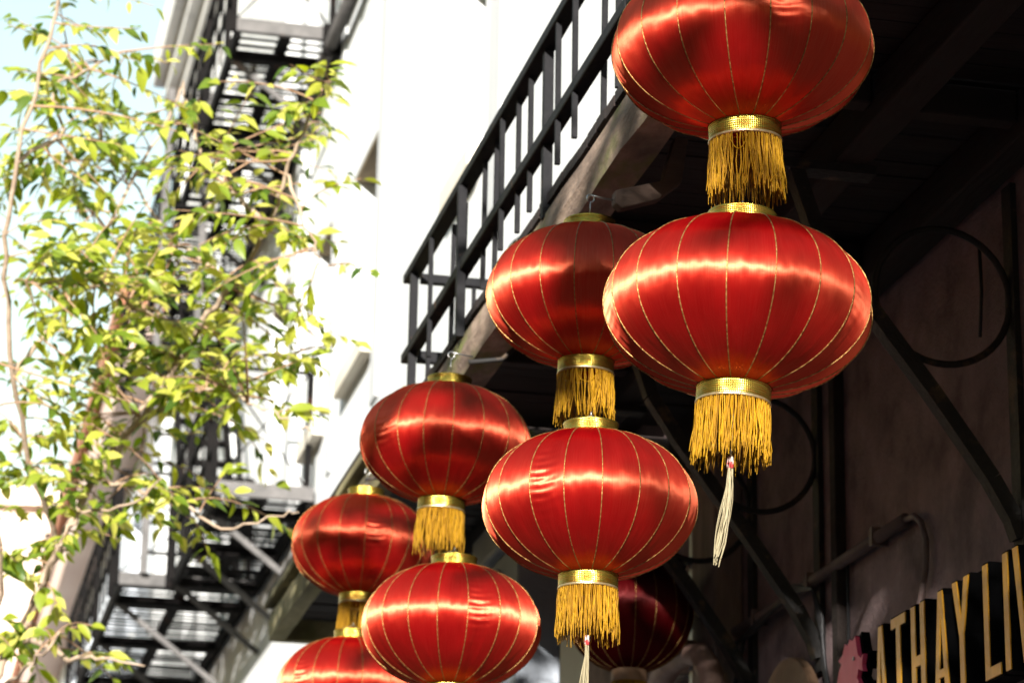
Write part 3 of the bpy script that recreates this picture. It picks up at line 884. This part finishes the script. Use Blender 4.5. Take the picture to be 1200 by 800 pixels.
def lantern(label, loc, yaw, tilt=(0, 0), seed=1, gap=None, hook=None, tas=None, zs=1.0, puck=(0, 9), shape=None, mats=None):
    t = thing('silk_lantern', label, 'lantern', loc, (R(tilt[0]), R(tilt[1]), R(yaw)), 'red silk lanterns')
    rs = random.Random(seed * 7)
    t.scale = (rs.uniform(0.99, 1.012), rs.uniform(0.985, 1.01), zs) if shape is None else shape
    rn = random.Random(seed)
    ang = [2 * math.pi * k / NG for k in range(NG)]
    ang = [a + R(rn.gauss(0, 1.1)) for a in ang]
    for k, a in enumerate(ang):
        nx = ang[(k + 1) % NG] + (2 * math.pi if k == NG - 1 else 0)
        me = rn.choice(GORES)
        if k in puck:
            me = GPUCK[0] if puck.index(k) == 0 else GPUCK[1]
        if mats:
            me = mats
        inst('panel', me, t, (0, 0, 0), (0, 0, (a + nx) / 2), (1, math.tan((nx - a) / 2) / math.tan(math.pi / NG), 1))
        inst('cord', RIB, t, (0, 0, 0), (0, 0, a))
    ct, cb_ = C_TOP, C_BOT
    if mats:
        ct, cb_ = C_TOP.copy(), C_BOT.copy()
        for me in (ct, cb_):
            me.materials[0] = M['brown_board']; me.materials[1] = M['brown_board']  # collars darkened to brown too, in place of shade
    inst('top_collar', ct, t, (0, 0, 0), (0, 0, rn.uniform(0, 6)))
    inst('bottom_collar', cb_, t, (0, 0, 0), (0, 0, rn.uniform(0, 6)))
    stuff(inst('fringe', fringe(seed, gap), t))
    hw = MB()
    z1 = ZE + 0.03
    hz = hook if hook else 0.04
    hw.tube([(-0.07, 0, z1), (-0.045, 0, z1 + 0.012), (-0.015, 0, z1 + 0.022), (0, 0, z1 + 0.03), (0.015, 0, z1 + 0.022), (0.045, 0, z1 + 0.012), (0.07, 0, z1)], 0.0018, 6)
    hw.tube([(0, 0, z1 + 0.028), (0, 0, z1 + hz)], 0.002, 6)
    if hook:
        n = 14
        hw.tube([(0.012 * math.sin(2 * math.pi * j / n), 0, z1 + hz + 0.012 - 0.012 * math.cos(2 * math.pi * j / n)) for j in range(n)], 0.0025, 6)
    if hook:
        hw.tube([(0.0, 0, z1 + hz + 0.022), (0.03, 0, z1 + hz + 0.02), (0.08, 0, z1 + hz + 0.018)], 0.003, 6)
    hw.build('hanging_wire', M['wire'], t, True)
    if tas:
        tassel(t, seed + 40, tas[0], tas[1])
    return t

lantern('largest red silk lantern at the top right, cut by the top of the picture', (1.775, 5.75, 4.232), 4, (1.5, -2.0), 11, (R(238), 0.2), 0.06, None, zs=0.97, puck=(13, 5))
lantern('large red silk lantern at right with a long cream tassel beside the dark wall', (1.762, 5.757, 3.604), 8, (0.5, 3.0), 12, None, None, ((-0.022, 0.0), 0.235), zs=0.97, puck=(8, 15))
lantern('dark red silk lantern hanging from a hook above the tasselled middle one', (1.867, 7.596, 4.236), 9, (0.0, 1.0), 13, (R(250), 0.3), 0.065, None, zs=1.02, puck=(3, 2))
lantern('bright red silk lantern in the middle with a grey-gold tassel below its fringe', (1.824, 7.375, 3.55), 2, (0, 0.5), 14, None, None, ((-0.02, 0.0), 0.24), zs=1.02, puck=(11, 5))
lantern('red silk lantern under the far corner of the balustrade, above a brighter one', (1.804, 9.422, 4.276), 5, (1.0, 2.0), 15, None, 0.075, None, zs=1.05, puck=(10, 4))
lantern('brightest red silk lantern at bottom centre with a white sheen band', (1.78, 9.106, 3.555), 10, (0, 1.0), 16, None, None, ((0.01, 0.0), 0.2), zs=1.03, puck=(13, 4))
lantern('small purplish red silk lantern farthest left in the upper row', (1.867, 11.568, 4.405), 3, (0, 2.0), 17, (R(250), 0.25), 0.07, None, zs=1.08, puck=(13, 3))
lantern('lowest left red silk lantern cut by the bottom of the picture', (1.80, 11.35, 3.745), 12, (0, 1.0), 18, None, None, None, zs=1.06, puck=(10, 4))
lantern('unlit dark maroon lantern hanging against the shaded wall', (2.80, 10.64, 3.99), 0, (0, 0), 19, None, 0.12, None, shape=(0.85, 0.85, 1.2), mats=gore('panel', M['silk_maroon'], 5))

# ================================================================== SHOP SIGN
sg = thing('shop_sign', 'black raised letters with gold faces on the shaded wall at lower right', 'sign', (2.98, 7.6, 3.12))
FX, ZL0, ZL1 = 2.975, 3.122, 3.452          # face plane, foot and head of the letters
def letter(ch, yc, wd):
    H = ZL1 - ZL0
    st = 0.035
    def q(u, v):                            # u: reading direction -> towards the camera (-y)
        return (yc - (u - 0.5) * wd, ZL0 + v * H)
    s = st / wd
    sh = 0.075
    polys = []
    if ch == 'A':
        polys = [[(0, 0), (s, 0), (0.5 + s * 0.1, 0.93), (0.5 + s * 0.5, 1), (0.5 - s * 0.5, 1)], [(1 - s, 0), (1, 0), (0.5 + s * 0.5, 1), (0.5 - s * 0.5 + 0.02, 0.99), (0.5 + s * 0.0, 0.9)], [(0.2, 0.22), (0.8, 0.22), (0.76, 0.22 + sh), (0.24, 0.22 + sh)]]
    elif ch == 'T':
        polys = [[(0, 1 - sh * 1.3), (1, 1 - sh * 1.3), (1, 1), (0, 1)], [(0.5 - s / 2, 0), (0.5 + s / 2, 0), (0.5 + s / 2, 1 - sh * 1.3), (0.5 - s / 2, 1 - sh * 1.3)]]
    elif ch == 'H':
        polys = [[(0, 0), (s, 0), (s, 1), (0, 1)], [(1 - s, 0), (1, 0), (1, 1), (1 - s, 1)], [(s, 0.43), (1 - s, 0.43), (1 - s, 0.43 + sh * 1.3), (s, 0.43 + sh * 1.3)]]
    elif ch == 'Y':
        polys = [[(0.5 - s / 2, 0), (0.5 + s / 2, 0), (0.5 + s / 2, 0.5), (0.5 - s / 2, 0.5)], [(0.5 - s / 2, 0.5), (0.5 + s * 0.3, 0.5), (s, 1), (0, 1)], [(0.5 - s * 0.3, 0.5), (0.5 + s / 2, 0.5), (1, 1), (1 - s, 1)]]
    elif ch == 'L':
        polys = [[(0, 0), (s, 0), (s, 1), (0, 1)], [(s, 0), (1, 0), (1, sh * 1.3), (s, sh * 1.3)]]
    elif ch == 'I':
        polys = [[(0, 0), (1, 0), (1, 1), (0, 1)]]
    elif ch == 'V':
        polys = [[(0, 1), (0.5 - s * 0.4, 0), (0.5 + s * 0.4, 0), (s, 1)], [(1 - s, 1), (0.5 - s * 0.4, 0.0), (0.5 + s * 0.4, 0), (1, 1)]]
    body, face = MB(), MB()
    for k, pl_ in enumerate(polys):
        pts = [q(*p) for p in pl_]
        cy = sum(p[0] for p in pts) / len(pts); cz = sum(p[1] for p in pts) / len(pts)
        big = []
        for py, pz in pts:                   # the black body stands a few mm beyond the gold face
            big.append((py + math.copysign(0.006, py - cy), pz + math.copysign(0.006, pz - cz)))
        body.prism(big, 'x', FX + 0.0006 * k, FX + 0.075 + 0.0006 * k)
        face.prism(pts, 'x', FX - 0.004 - 0.0004 * k, FX - 0.0005)
    o = Q(body, 'letter', 'black_gloss', sg)
    f = face.build('letter_face', M['gold_face'], o)
for ch, yc, wd in (('A', 8.215, 0.115), ('T', 8.055, 0.125), ('H', 7.885, 0.115), ('A', 7.695, 0.125), ('Y', 7.53, 0.13), ('L', 7.30, 0.115), ('I', 7.19, 0.035), ('V', 7.065, 0.14)):
    letter(ch, yc, wd)
Q(MB().box((FX + 0.08, 6.5, 3.18), (FX + 0.11, 8.32, 3.22)), 'mounting_bar', 'black_gloss', sg)
Q(MB().box((FX + 0.08, 6.5, 3.36), (FX + 0.11, 8.32, 3.40)), 'mounting_bar', 'black_gloss', sg)
for y in (6.9, 7.6, 8.25):
    Q(MB().box((FX + 0.112, y, 3.25), (XW - 0.001, y + 0.05, 3.3)), 'standoff', 'black_gloss', sg)

# pink jagged cut-out beside the letters
pk = thing('pink_cutout', 'pink jagged cut-out board beside the gold sign letters', 'sign', (3.0, 8.6, 3.3))
PK = [(8.78, 3.2), (8.74, 3.27), (8.69, 3.305), (8.665, 3.35), (8.64, 3.37), (8.665, 3.385), (8.625, 3.40), (8.60, 3.43), (8.575, 3.418), (8.555, 3.436), (8.525, 3.424), (8.50, 3.437), (8.49, 3.405), (8.475, 3.37),
      (8.45, 3.355), (8.425, 3.365), (8.44, 3.335), (8.43, 3.31), (8.475, 3.325), (8.49, 3.30), (8.46, 3.27), (8.50, 3.262), (8.52, 3.24), (8.545, 3.255), (8.55, 3.22), (8.60, 3.235), (8.62, 3.19)]
PK = [(a - 0.01, b + 0.04) for a, b in PK]
Q(MB().prism(PK, 'x', 2.985, 3.0), 'face', 'pink_board', pk)
cyp = sum(p[0] for p in PK) / len(PK); czp = sum(p[1] for p in PK) / len(PK)
Q(MB().prism([(cyp + (a - cyp) * 1.07 - 0.012, czp + (b - czp) * 1.06 + 0.006) for a, b in PK], 'x', 3.001, 3.03), 'backing', 'black_gloss', pk)
Q(MB().box((3.032, 8.5, 3.3), (XW - 0.001, 8.54, 3.34)), 'standoff', 'black_gloss', pk)
Q(MB().tube([(2.98, 8.50, 3.405), (2.985, 8.50, 3.405)], 0.006, 8), 'screw', 'grey_metal', pk)
# lamp housing behind the letters
lh = thing('sign_lamp_box', 'small dark box lamp peeking above the gold letters', 'lamp', (3.06, 8.1, 3.5))
Q(MB().box((3.09, 7.66, 3.43), (3.16, 7.80, 3.52)), 'housing', 'black_gloss', lh, bevel=0.01)
Q(MB().box((3.162, 7.7, 3.45), (XW - 0.001, 7.76, 3.49)), 'bracket', 'black_gloss', lh)

# brown round-topped board
bd = thing('round_board', 'brown round-topped board low on the shaded wall', 'board', (3.15, 9.7, 3.3))
Q(MB().prism([(9.69 + 0.36 * math.cos(a), 3.30 + 0.34 * math.sin(a)) for a in [2 * math.pi * k / 40 for k in range(40)]], 'x', 3.13, 3.17), 'board', 'brown_board', bd, bevel=0.006)
Q(MB().box((3.172, 9.6, 3.2), (XW - 0.001, 9.78, 3.4)), 'standoff', 'black_gloss', bd)

# ---- pipes and cables on the shaded wall
cp = thing('wall_conduit', 'mauve painted conduit and cables running level along the shaded wall', 'pipe', (XW, 9, 3.88))
Q(MB().tube([(3.17, 10.45, 3.885), (3.17, 9.9, 3.88), (3.17, 9.4, 3.882), (3.17, 8.5, 3.878)], 0.023, 10), 'conduit', 'conduit', cp, True)
Q(MB().tube([(3.17, 8.5, 3.878), (3.172, 8.42, 3.872), (3.175, 8.37, 3.84), (3.178, 8.335, 3.77), (3.178, 8.345, 3.68), (3.175, 8.40, 3.58), (3.17, 8.42, 3.4)], 0.011, 8), 'drop_cable', 'conduit', cp, True)
for y in (8.75, 9.45, 10.1):
    Q(MB().box((3.142, y, 3.85), (XW - 0.001, y + 0.025, 3.912)), 'clip', 'conduit', cp)
rc = random.Random(3)
cb = thing('wall_cables', 'tangle of black cables drooping beside the conduit', 'cable', (XW, 10, 3.8))
for k in range(3):
    o_ = 0.012 * k
    Q(MB().tube([(3.165, 11.3, 3.86 + o_), (3.16, 10.9, 3.82 - o_), (3.155, 10.5, 3.81 + o_), (3.15, 10.1, 3.85 - o_), (3.145, 9.6, 3.87 + o_), (3.15, 9.4, 3.84), (3.16, 9.33, 3.72 - 3 * o_), (3.17, 9.36 - o_, 3.55), (3.17, 9.28, 3.42), (3.17, 9.2, 3.3)], 0.008, 6), 'cable', 'cable', cb, True)
Q(MB().tube([(3.17, 10.3, 3.84), (3.16, 10.36, 3.72), (3.16, 10.45, 3.6), (3.17, 10.5, 3.4)], 0.009, 6), 'cable', 'cable', cb, True)
Q(MB().tube([(3.18, 7.81, 4.59), (3.185, 7.815, 4.45), (3.18, 7.83, 4.30)], 0.006, 6), 'cable', 'cable', cb, True)
vp = thing('wall_batten', 'dark upright batten on the shaded wall behind the round loop', 'batten', (XW, 9.2, 4.0))
Q(MB().box((3.16, 9.17, 3.0), (XW - 0.001, 9.23, 4.71)), 'batten', 'beam', vp, bevel=0.004)
Q(MB().tube([(3.185, 9.13, 3.0), (3.185, 9.12, 3.9)], 0.006, 6), 'wire', 'cable', vp, True)
wp = thing('wooden_post', 'rough brown wooden post against the wall left of the conduit', 'post', (XW, 10.6, 0.13))
Q(MB().box((3.08, 10.4, 0.13), (XW - 0.001, 10.72, 4.71)), 'post', 'post_wood', wp, bevel=0.01)
ep = thing('elbow_pipe', 'fat rusty elbow pipe at the foot of the wooden post', 'pipe', (3.05, 10.7, 3.8))
Q(MB().tube([(3.15, 11.6, 3.80), (3.08, 11.2, 3.835), (3.05, 10.9, 3.85), (3.05, 10.65, 3.845), (3.05, 10.48, 3.80), (3.05, 10.36, 3.71), (3.05, 10.30, 3.58), (3.05, 10.29, 3.3), (3.05, 10.29, 0.13)], 0.05, 12), 'pipe', 'rust_pipe', ep, True)
gs = thing('cable_glands', 'pale conduit strip with three black cable glands near the dark lantern', 'conduit', (3.1, 10.9, 4.1))
Q(MB().box((3.09, 10.75, 3.7), (3.12, 10.80, 4.42)), 'strip', 'grey_metal', gs, bevel=0.004)
for z in (4.244, 4.125, 4.011):
    g_ = Q(MB().tube([(3.06, 10.81, z), (3.06, 10.98, z + 0.005)], 0.028, 10), 'gland', 'black_gloss', gs, True)
    MB().tube([(3.06, 10.985, z + 0.005), (3.06, 11.0, z + 0.005)], 0.034, 10).build('nut', M['grey_metal'], g_, True)
    Q(MB().tube([(3.06, 10.82, z), (3.1, 10.7, z - 0.01), (3.14, 10.66, z + 0.06), (3.15, 10.66, z + 0.3)], 0.012, 6), 'cable', 'cable', gs, True)

# ================================================================== STREET TREE
LIMBS = [
    ( [(0.208, 13.459, 3.659), (0.379, 13.423, 3.986), (0.515, 13.399, 4.297), (0.683, 13.329, 4.73), (0.822, 13.295, 5.07)] , 0.024 , 0.019 ),
    ( [(0.822, 13.295, 5.07), (1.019, 13.161, 5.349), (1.246, 12.781, 5.705), (1.365, 12.491, 5.856), (1.477, 12.193, 6.038), (1.523, 12.013, 6.229), (1.585, 11.825, 6.435), (1.659, 11.659, 6.564)] , 0.019 , 0.006 ),
    ( [(0.822, 13.295, 5.07), (0.944, 13.42, 5.263), (1.117, 13.693, 5.63), (1.338, 13.81, 5.782), (1.588, 13.734, 5.849), (1.792, 13.476, 5.848), (1.942, 13.237, 5.82)] , 0.017 , 0.004 ),
    ( [(0.683, 13.329, 4.73), (0.524, 12.965, 4.963), (0.378, 12.554, 5.331), (0.29, 12.21, 5.786), (0.309, 11.978, 6.154), (0.37, 11.845, 6.519), (0.421, 11.745, 6.794), (0.456, 11.66, 7.031)] , 0.015 , 0.007 ),
    ( [(0.378, 12.554, 5.331), (0.543, 12.736, 5.65), (0.733, 12.981, 6.09), (0.885, 13.132, 6.514), (1.048, 13.29, 6.91), (1.151, 13.389, 7.194)] , 0.015 , 0.005 ),
    ( [(0.309, 11.978, 6.154), (0.421, 12.12, 6.302), (0.519, 12.271, 6.434), (0.456, 12.318, 6.659), (0.581, 12.36, 6.776), (0.8, 12.469, 6.956)] , 0.011 , 0.004 ),
    ( [(1.019, 13.161, 5.349), (1.158, 12.712, 5.318), (1.28, 12.372, 5.292), (1.415, 12.163, 5.183), (1.559, 12.057, 5.085), (1.681, 11.949, 5.005)] , 0.012 , 0.004 ),
    ( [(0.822, 13.295, 5.07), (1.037, 12.869, 4.915), (1.199, 12.653, 4.812), (1.371, 12.55, 4.686), (1.545, 12.397, 4.71), (1.695, 12.356, 4.735)] , 0.012 , 0.003 ),
    ( [(0.515, 13.399, 4.297), (0.623, 12.773, 4.497), (0.663, 12.622, 4.605), (0.748, 12.567, 4.717), (0.927, 12.416, 4.733), (1.059, 12.251, 4.82)] , 0.013 , 0.004 ),
    ( [(0.379, 13.423, 3.986), (0.399, 12.753, 4.378), (0.312, 12.318, 4.781), (0.247, 12.07, 5.256), (0.179, 11.898, 5.828)] , 0.014 , 0.006 ),
    ( [(1.365, 12.491, 5.856), (1.216, 12.874, 6.1), (1.043, 13.149, 6.356), (0.891, 13.296, 6.666), (0.761, 13.38, 6.822)] , 0.011 , 0.004 ),
    ( [(1.477, 12.193, 6.038), (1.321, 12.466, 6.291), (1.209, 12.638, 6.496), (1.141, 12.685, 6.727), (1.093, 12.732, 6.942)] , 0.014 , 0.004 ),
    ( [(1.246, 12.781, 5.705), (0.993, 12.429, 5.635), (0.778, 12.246, 5.68), (0.577, 12.085, 5.649), (0.387, 12.03, 5.613)] , 0.011 , 0.004 ),
    ( [(1.523, 12.013, 6.229), (1.59, 11.867, 5.975), (1.646, 11.806, 5.797), (1.681, 11.818, 5.735)] , 0.009 , 0.003 ),
    ( [(0.379, 13.423, 3.986), (0.499, 12.649, 3.972), (0.576, 12.406, 4.008), (0.653, 12.253, 4.096)] , 0.012 , 0.004 ),
    ( [(0.515, 13.399, 4.297), (0.727, 12.777, 4.088), (0.865, 12.544, 4.052), (1.046, 12.415, 4.0)] , 0.016 , 0.004 ),
]
CROWN = [
    ( (0.34, 12.48, 6.91) , 0.181 , 0.262 , 5 ),
    ( (0.68, 12.43, 6.82) , 0.262 , 0.222 , 10 ),
    ( (0.45, 12.57, 6.56) , 0.202 , 0.202 , 6 ),
    ( (0.34, 12.69, 6.25) , 0.141 , 0.202 , 4 ),
    ( (0.66, 12.48, 6.68) , 0.202 , 0.141 , 6 ),
    ( (0.57, 12.55, 6.53) , 0.141 , 0.101 , 3 ),
    ( (0.88, 12.45, 6.65) , 0.081 , 0.141 , 2 ),
    ( (0.67, 12.4, 6.93) , 0.161 , 0.141 , 4 ),
    ( (0.97, 12.41, 6.69) , 0.101 , 0.101 , 2 ),
    ( (1.11, 12.31, 6.92) , 0.056 , 0.081 , 1 ),
    ( (1.24, 12.4, 6.54) , 0.181 , 0.202 , 3 ),
    ( (1.13, 12.37, 6.73) , 0.073 , 0.101 , 1 ),
    ( (0.51, 12.69, 6.14) , 0.262 , 0.222 , 13 ),
    ( (0.86, 12.62, 6.11) , 0.242 , 0.242 , 13 ),
    ( (1.11, 12.52, 6.27) , 0.161 , 0.242 , 7 ),
    ( (0.54, 12.8, 5.8) , 0.282 , 0.242 , 15 ),
    ( (0.89, 12.73, 5.76) , 0.282 , 0.222 , 16 ),
    ( (1.22, 12.61, 5.92) , 0.222 , 0.262 , 13 ),
    ( (1.46, 12.51, 6.06) , 0.121 , 0.202 , 5 ),
    ( (1.6, 12.35, 6.47) , 0.129 , 0.222 , 6 ),
    ( (1.68, 12.25, 6.7) , 0.073 , 0.121 , 3 ),
    ( (1.76, 12.21, 6.8) , 0.032 , 0.048 , 1 ),
    ( (0.53, 12.92, 5.41) , 0.242 , 0.181 , 9 ),
    ( (0.88, 12.83, 5.46) , 0.242 , 0.181 , 8 ),
    ( (1.19, 12.75, 5.5) , 0.222 , 0.181 , 12 ),
    ( (1.42, 12.66, 5.62) , 0.202 , 0.161 , 9 ),
    ( (1.6, 12.65, 5.55) , 0.161 , 0.121 , 6 ),
    ( (1.78, 12.59, 5.6) , 0.089 , 0.056 , 2 ),
    ( (0.52, 13.04, 5.06) , 0.222 , 0.181 , 8 ),
    ( (0.83, 12.96, 5.11) , 0.202 , 0.161 , 7 ),
    ( (1.1, 12.86, 5.23) , 0.202 , 0.161 , 5 ),
    ( (1.31, 12.79, 5.31) , 0.161 , 0.141 , 5 ),
    ( (1.65, 12.74, 5.24) , 0.161 , 0.081 , 3 ),
    ( (1.68, 12.46, 6.07) , 0.081 , 0.161 , 3 ),
    ( (1.51, 12.56, 5.89) , 0.073 , 0.121 , 2 ),
    ( (0.9, 13.03, 4.84) , 0.242 , 0.121 , 6 ),
    ( (1.13, 12.97, 4.88) , 0.161 , 0.101 , 4 ),
    ( (1.32, 12.9, 4.96) , 0.101 , 0.081 , 2 ),
    ( (0.62, 13.1, 4.8) , 0.202 , 0.121 , 5 ),
    ( (0.53, 13.23, 4.49) , 0.161 , 0.161 , 5 ),
    ( (0.52, 13.32, 4.22) , 0.141 , 0.161 , 4 ),
    ( (0.68, 13.31, 4.15) , 0.121 , 0.101 , 2 ),
    ( (0.95, 13.24, 4.17) , 0.101 , 0.073 , 2 ),
    ( (1.16, 13.21, 4.12) , 0.081 , 0.048 , 1 ),
    ( (1.37, 12.94, 4.79) , 0.073 , 0.073 , 1 ),
    ( (1.68, 12.86, 4.86) , 0.081 , 0.032 , 1 ),
]
def make_leaf(n=5, seg=4):
    """pointed folded leaf along +x, 1 long"""
    mb = MB()
    prof_ = [(0.0, 0.02), (0.2, 0.17), (0.45, 0.22), (0.74, 0.13), (1.0, 0.0)]
    for x, wd in prof_:
        dz = -0.22 * x * x
        mb.v += [(x, -wd, dz + wd * 0.35), (x, 0, dz), (x, wd, dz + wd * 0.35)]
    for k in range(4):
        a = k * 3
        mb.f += [(a, a + 3, a + 4, a + 1), (a + 1, a + 4, a + 5, a + 2)]; mb.mi += [0, 0]
    return mb

def build_tree(label, limbs, crown, trunk, seed, off=Vector((0, 0, 0)), n_obj=300, dens=1.0, leafmin=7, leafmax=13, leaf=(0.05, 0.13)):
    rn = random.Random(seed)
    base = Vector(trunk[0])
    t = thing('street_tree', label, 'tree', base + off)
    def T(mb, name, m, smooth=True):
        o = mb.build(name, M[m], t, smooth); o.location = -base; return o
    T(MB().tube(trunk, [0.12, 0.09, 0.06, 0.036], 10), 'trunk', 'bark')
    nodes = []
    for pts, r0, r1 in limbs:
        P_ = [Vector(p) for p in pts]
        # smooth the limb with a Catmull-Rom spline and a little wander
        fine = []
        for i in range(len(P_) - 1):
            a = P_[max(i - 1, 0)]; b = P_[i]; c = P_[i + 1]; d = P_[min(i + 2, len(P_) - 1)]
            for s in range(5):
                q = s / 5
                fine.append(0.5 * ((2 * b) + (c - a) * q + (2 * a - 5 * b + 4 * c - d) * q * q + (3 * b - a - 3 * c + d) * q ** 3))
        fine.append(P_[-1])
        fine = [fine[0]] + [p + Vector((rn.gauss(0, 0.008), rn.gauss(0, 0.008), rn.gauss(0, 0.008))) for p in fine[1:-1]] + [fine[-1]]
        n = len(fine)
        T(MB().tube(fine, [r0 + (r1 - r0) * k / (n - 1) for k in range(n)], 7), 'limb', 'bark')
        nodes += fine
    # twigs and leaves
    tw = MB(); leaves = []
    for c, rx, rz, n in crown:
        for _ in range(max(1, int(round(n * dens)))):
            while True:
                p = Vector((rn.uniform(-1, 1), rn.uniform(-1, 1), rn.uniform(-1, 1)))
                if p.length < 1:
                    break
            p = Vector(c) + Vector((p.x * rx, p.y * 1.2, p.z * rz))
            s = min(nodes, key=lambda q: (q - p).length + rn.uniform(0, 0.15))
            d = p - s
            if d.length < 0.05:
                d = Vector((rn.uniform(-1, 1), rn.uniform(-1, 1), 0.5)) * 0.2
            mid = s + d * 0.5 + Vector((rn.gauss(0, 0.04), rn.gauss(0, 0.04), 0.10 * d.length + rn.gauss(0, 0.04)))
            end = p + Vector((d.x, d.y, 0)).normalized() * 0.12 + Vector((0, 0, -0.03))
            path = []
            for k in range(7):
                q = k / 6
                path.append(s * (1 - q) ** 2 + mid * 2 * q * (1 - q) + end * q * q)
            r0 = min(0.008, 0.003 + 0.006 * d.length)
            tw.tube(path, [r0 + (0.0018 - r0) * k / 6 for k in range(7)], 4, False)
            m = rn.randint(leafmin, leafmax)
            for k in range(m):
                q = 0.45 + 0.55 * (k + 1) / m if d.length > 0.35 else 0.2 + 0.8 * (k + 1) / m
                pos = s * (1 - q) ** 2 + mid * 2 * q * (1 - q) + end * q * q
                dr = (end - mid).normalized()
                side = dr.cross(Vector((0, 0, 1))).normalized() * (1 if k % 2 else -1)
                out_ = (dr * rn.uniform(0.2, 0.9) + side * rn.uniform(0.4, 1.1) + Vector((rn.gauss(0, 0.3), rn.gauss(0, 0.3), rn.uniform(-0.75, 0.2)))).normalized()
                up = Vector((rn.gauss(-0.2, 0.45), rn.gauss(-0.85, 0.5), 0.75)).normalized()
                yv = up.cross(out_).normalized(); zv = out_.cross(yv)
                L_ = leaf[0] + (leaf[1] - leaf[0]) * rn.random() ** 1.2
                mt = Matrix((out_ * L_, yv * L_ * rn.uniform(0.85, 1.15), zv * L_)).transposed().to_4x4()
                mt.translation = pos + out_ * 0.012
                leaves.append(mt)
    T(tw, 'twigs', 'twig')['kind'] = 'stuff'
    lf = make_leaf()
    lme = lf.mesh('leaf', M['leaf'], True)
    # the leaves nearest the camera stay single, the rest of the crown is one mass
    leaves.sort(key=lambda m_: m_.translation.y)
    for m_ in leaves[:n_obj]:
        o = bpy.data.objects.new('leaf', lme); COL.objects.link(o); o.parent = t
        m2 = m_.copy(); m2.translation = m_.translation - base
        o.matrix_local = m2
    fo = MB()
    for m_ in leaves[n_obj:]:
        i = len(fo.v)
        fo.v += [tuple(m_ @ Vector(v)) for v in lf.v]
        fo.f += [tuple(i + k for k in f) for f in lf.f]; fo.mi += lf.mi
    if fo.v:
        T(fo, 'foliage', 'leaf')['kind'] = 'stuff'
    return t, len(leaves)
root = LIMBS[0][0][0]
TRUNK = [(root[0] - 0.35, root[1] - 0.1, 0.1), (root[0] - 0.3, root[1] - 0.05, 1.4), (root[0] - 0.12, root[1] - 0.02, 2.5), root]
tree, nl = build_tree('leafy green street tree with pale twigs spreading over the left side', LIMBS, CROWN, TRUNK, 21, dens=1.3)
print('leaves', nl)
# unseen kerb tree, added and shaped to dapple the upper lanterns, wall and sign
L2 = [([(-0.9, -5.0, 3.6), (-0.9, -4.6, 5.3), (-0.85, -2.6, 6.3), (-0.8, 0.0, 6.4), (-0.75, 2.2, 6.45), (-0.7, 4.4, 6.5)], 0.05, 0.012),
      ([(-0.9, -5.0, 3.6), (-1.0, -4.8, 5.6), (-1.2, -3.4, 6.4), (-1.1, -1.0, 6.5), (-1.0, 1.5, 6.55)], 0.06, 0.015)]
C2 = [((-0.8, -4.0, 6.5), 0.8, 0.7, 45), ((-0.8, -2.7, 6.5), 0.8, 0.6, 60), ((-0.8, -1.3, 6.45), 0.8, 0.45, 14), ((-0.85, -1.4, 6.85), 0.8, 0.22, 34), ((-0.85, -0.3, 6.9), 0.8, 0.2, 22), ((-0.8, 0.4, 6.45), 0.8, 0.42, 13), ((-0.8, 1.8, 6.45), 0.8, 0.45, 13), ((-0.8, 3.0, 6.5), 0.8, 0.5, 13), ((-0.75, 4.3, 6.55), 0.7, 0.5, 12)]
build_tree('second leafy street tree above and left of the frame', L2, C2, [(-1.0, -5.1, 0.1), (-0.95, -5.0, 1.4), (-0.92, -5.0, 2.6), (-0.9, -5.0, 3.6)], 33, n_obj=0, leaf=(0.11, 0.17))
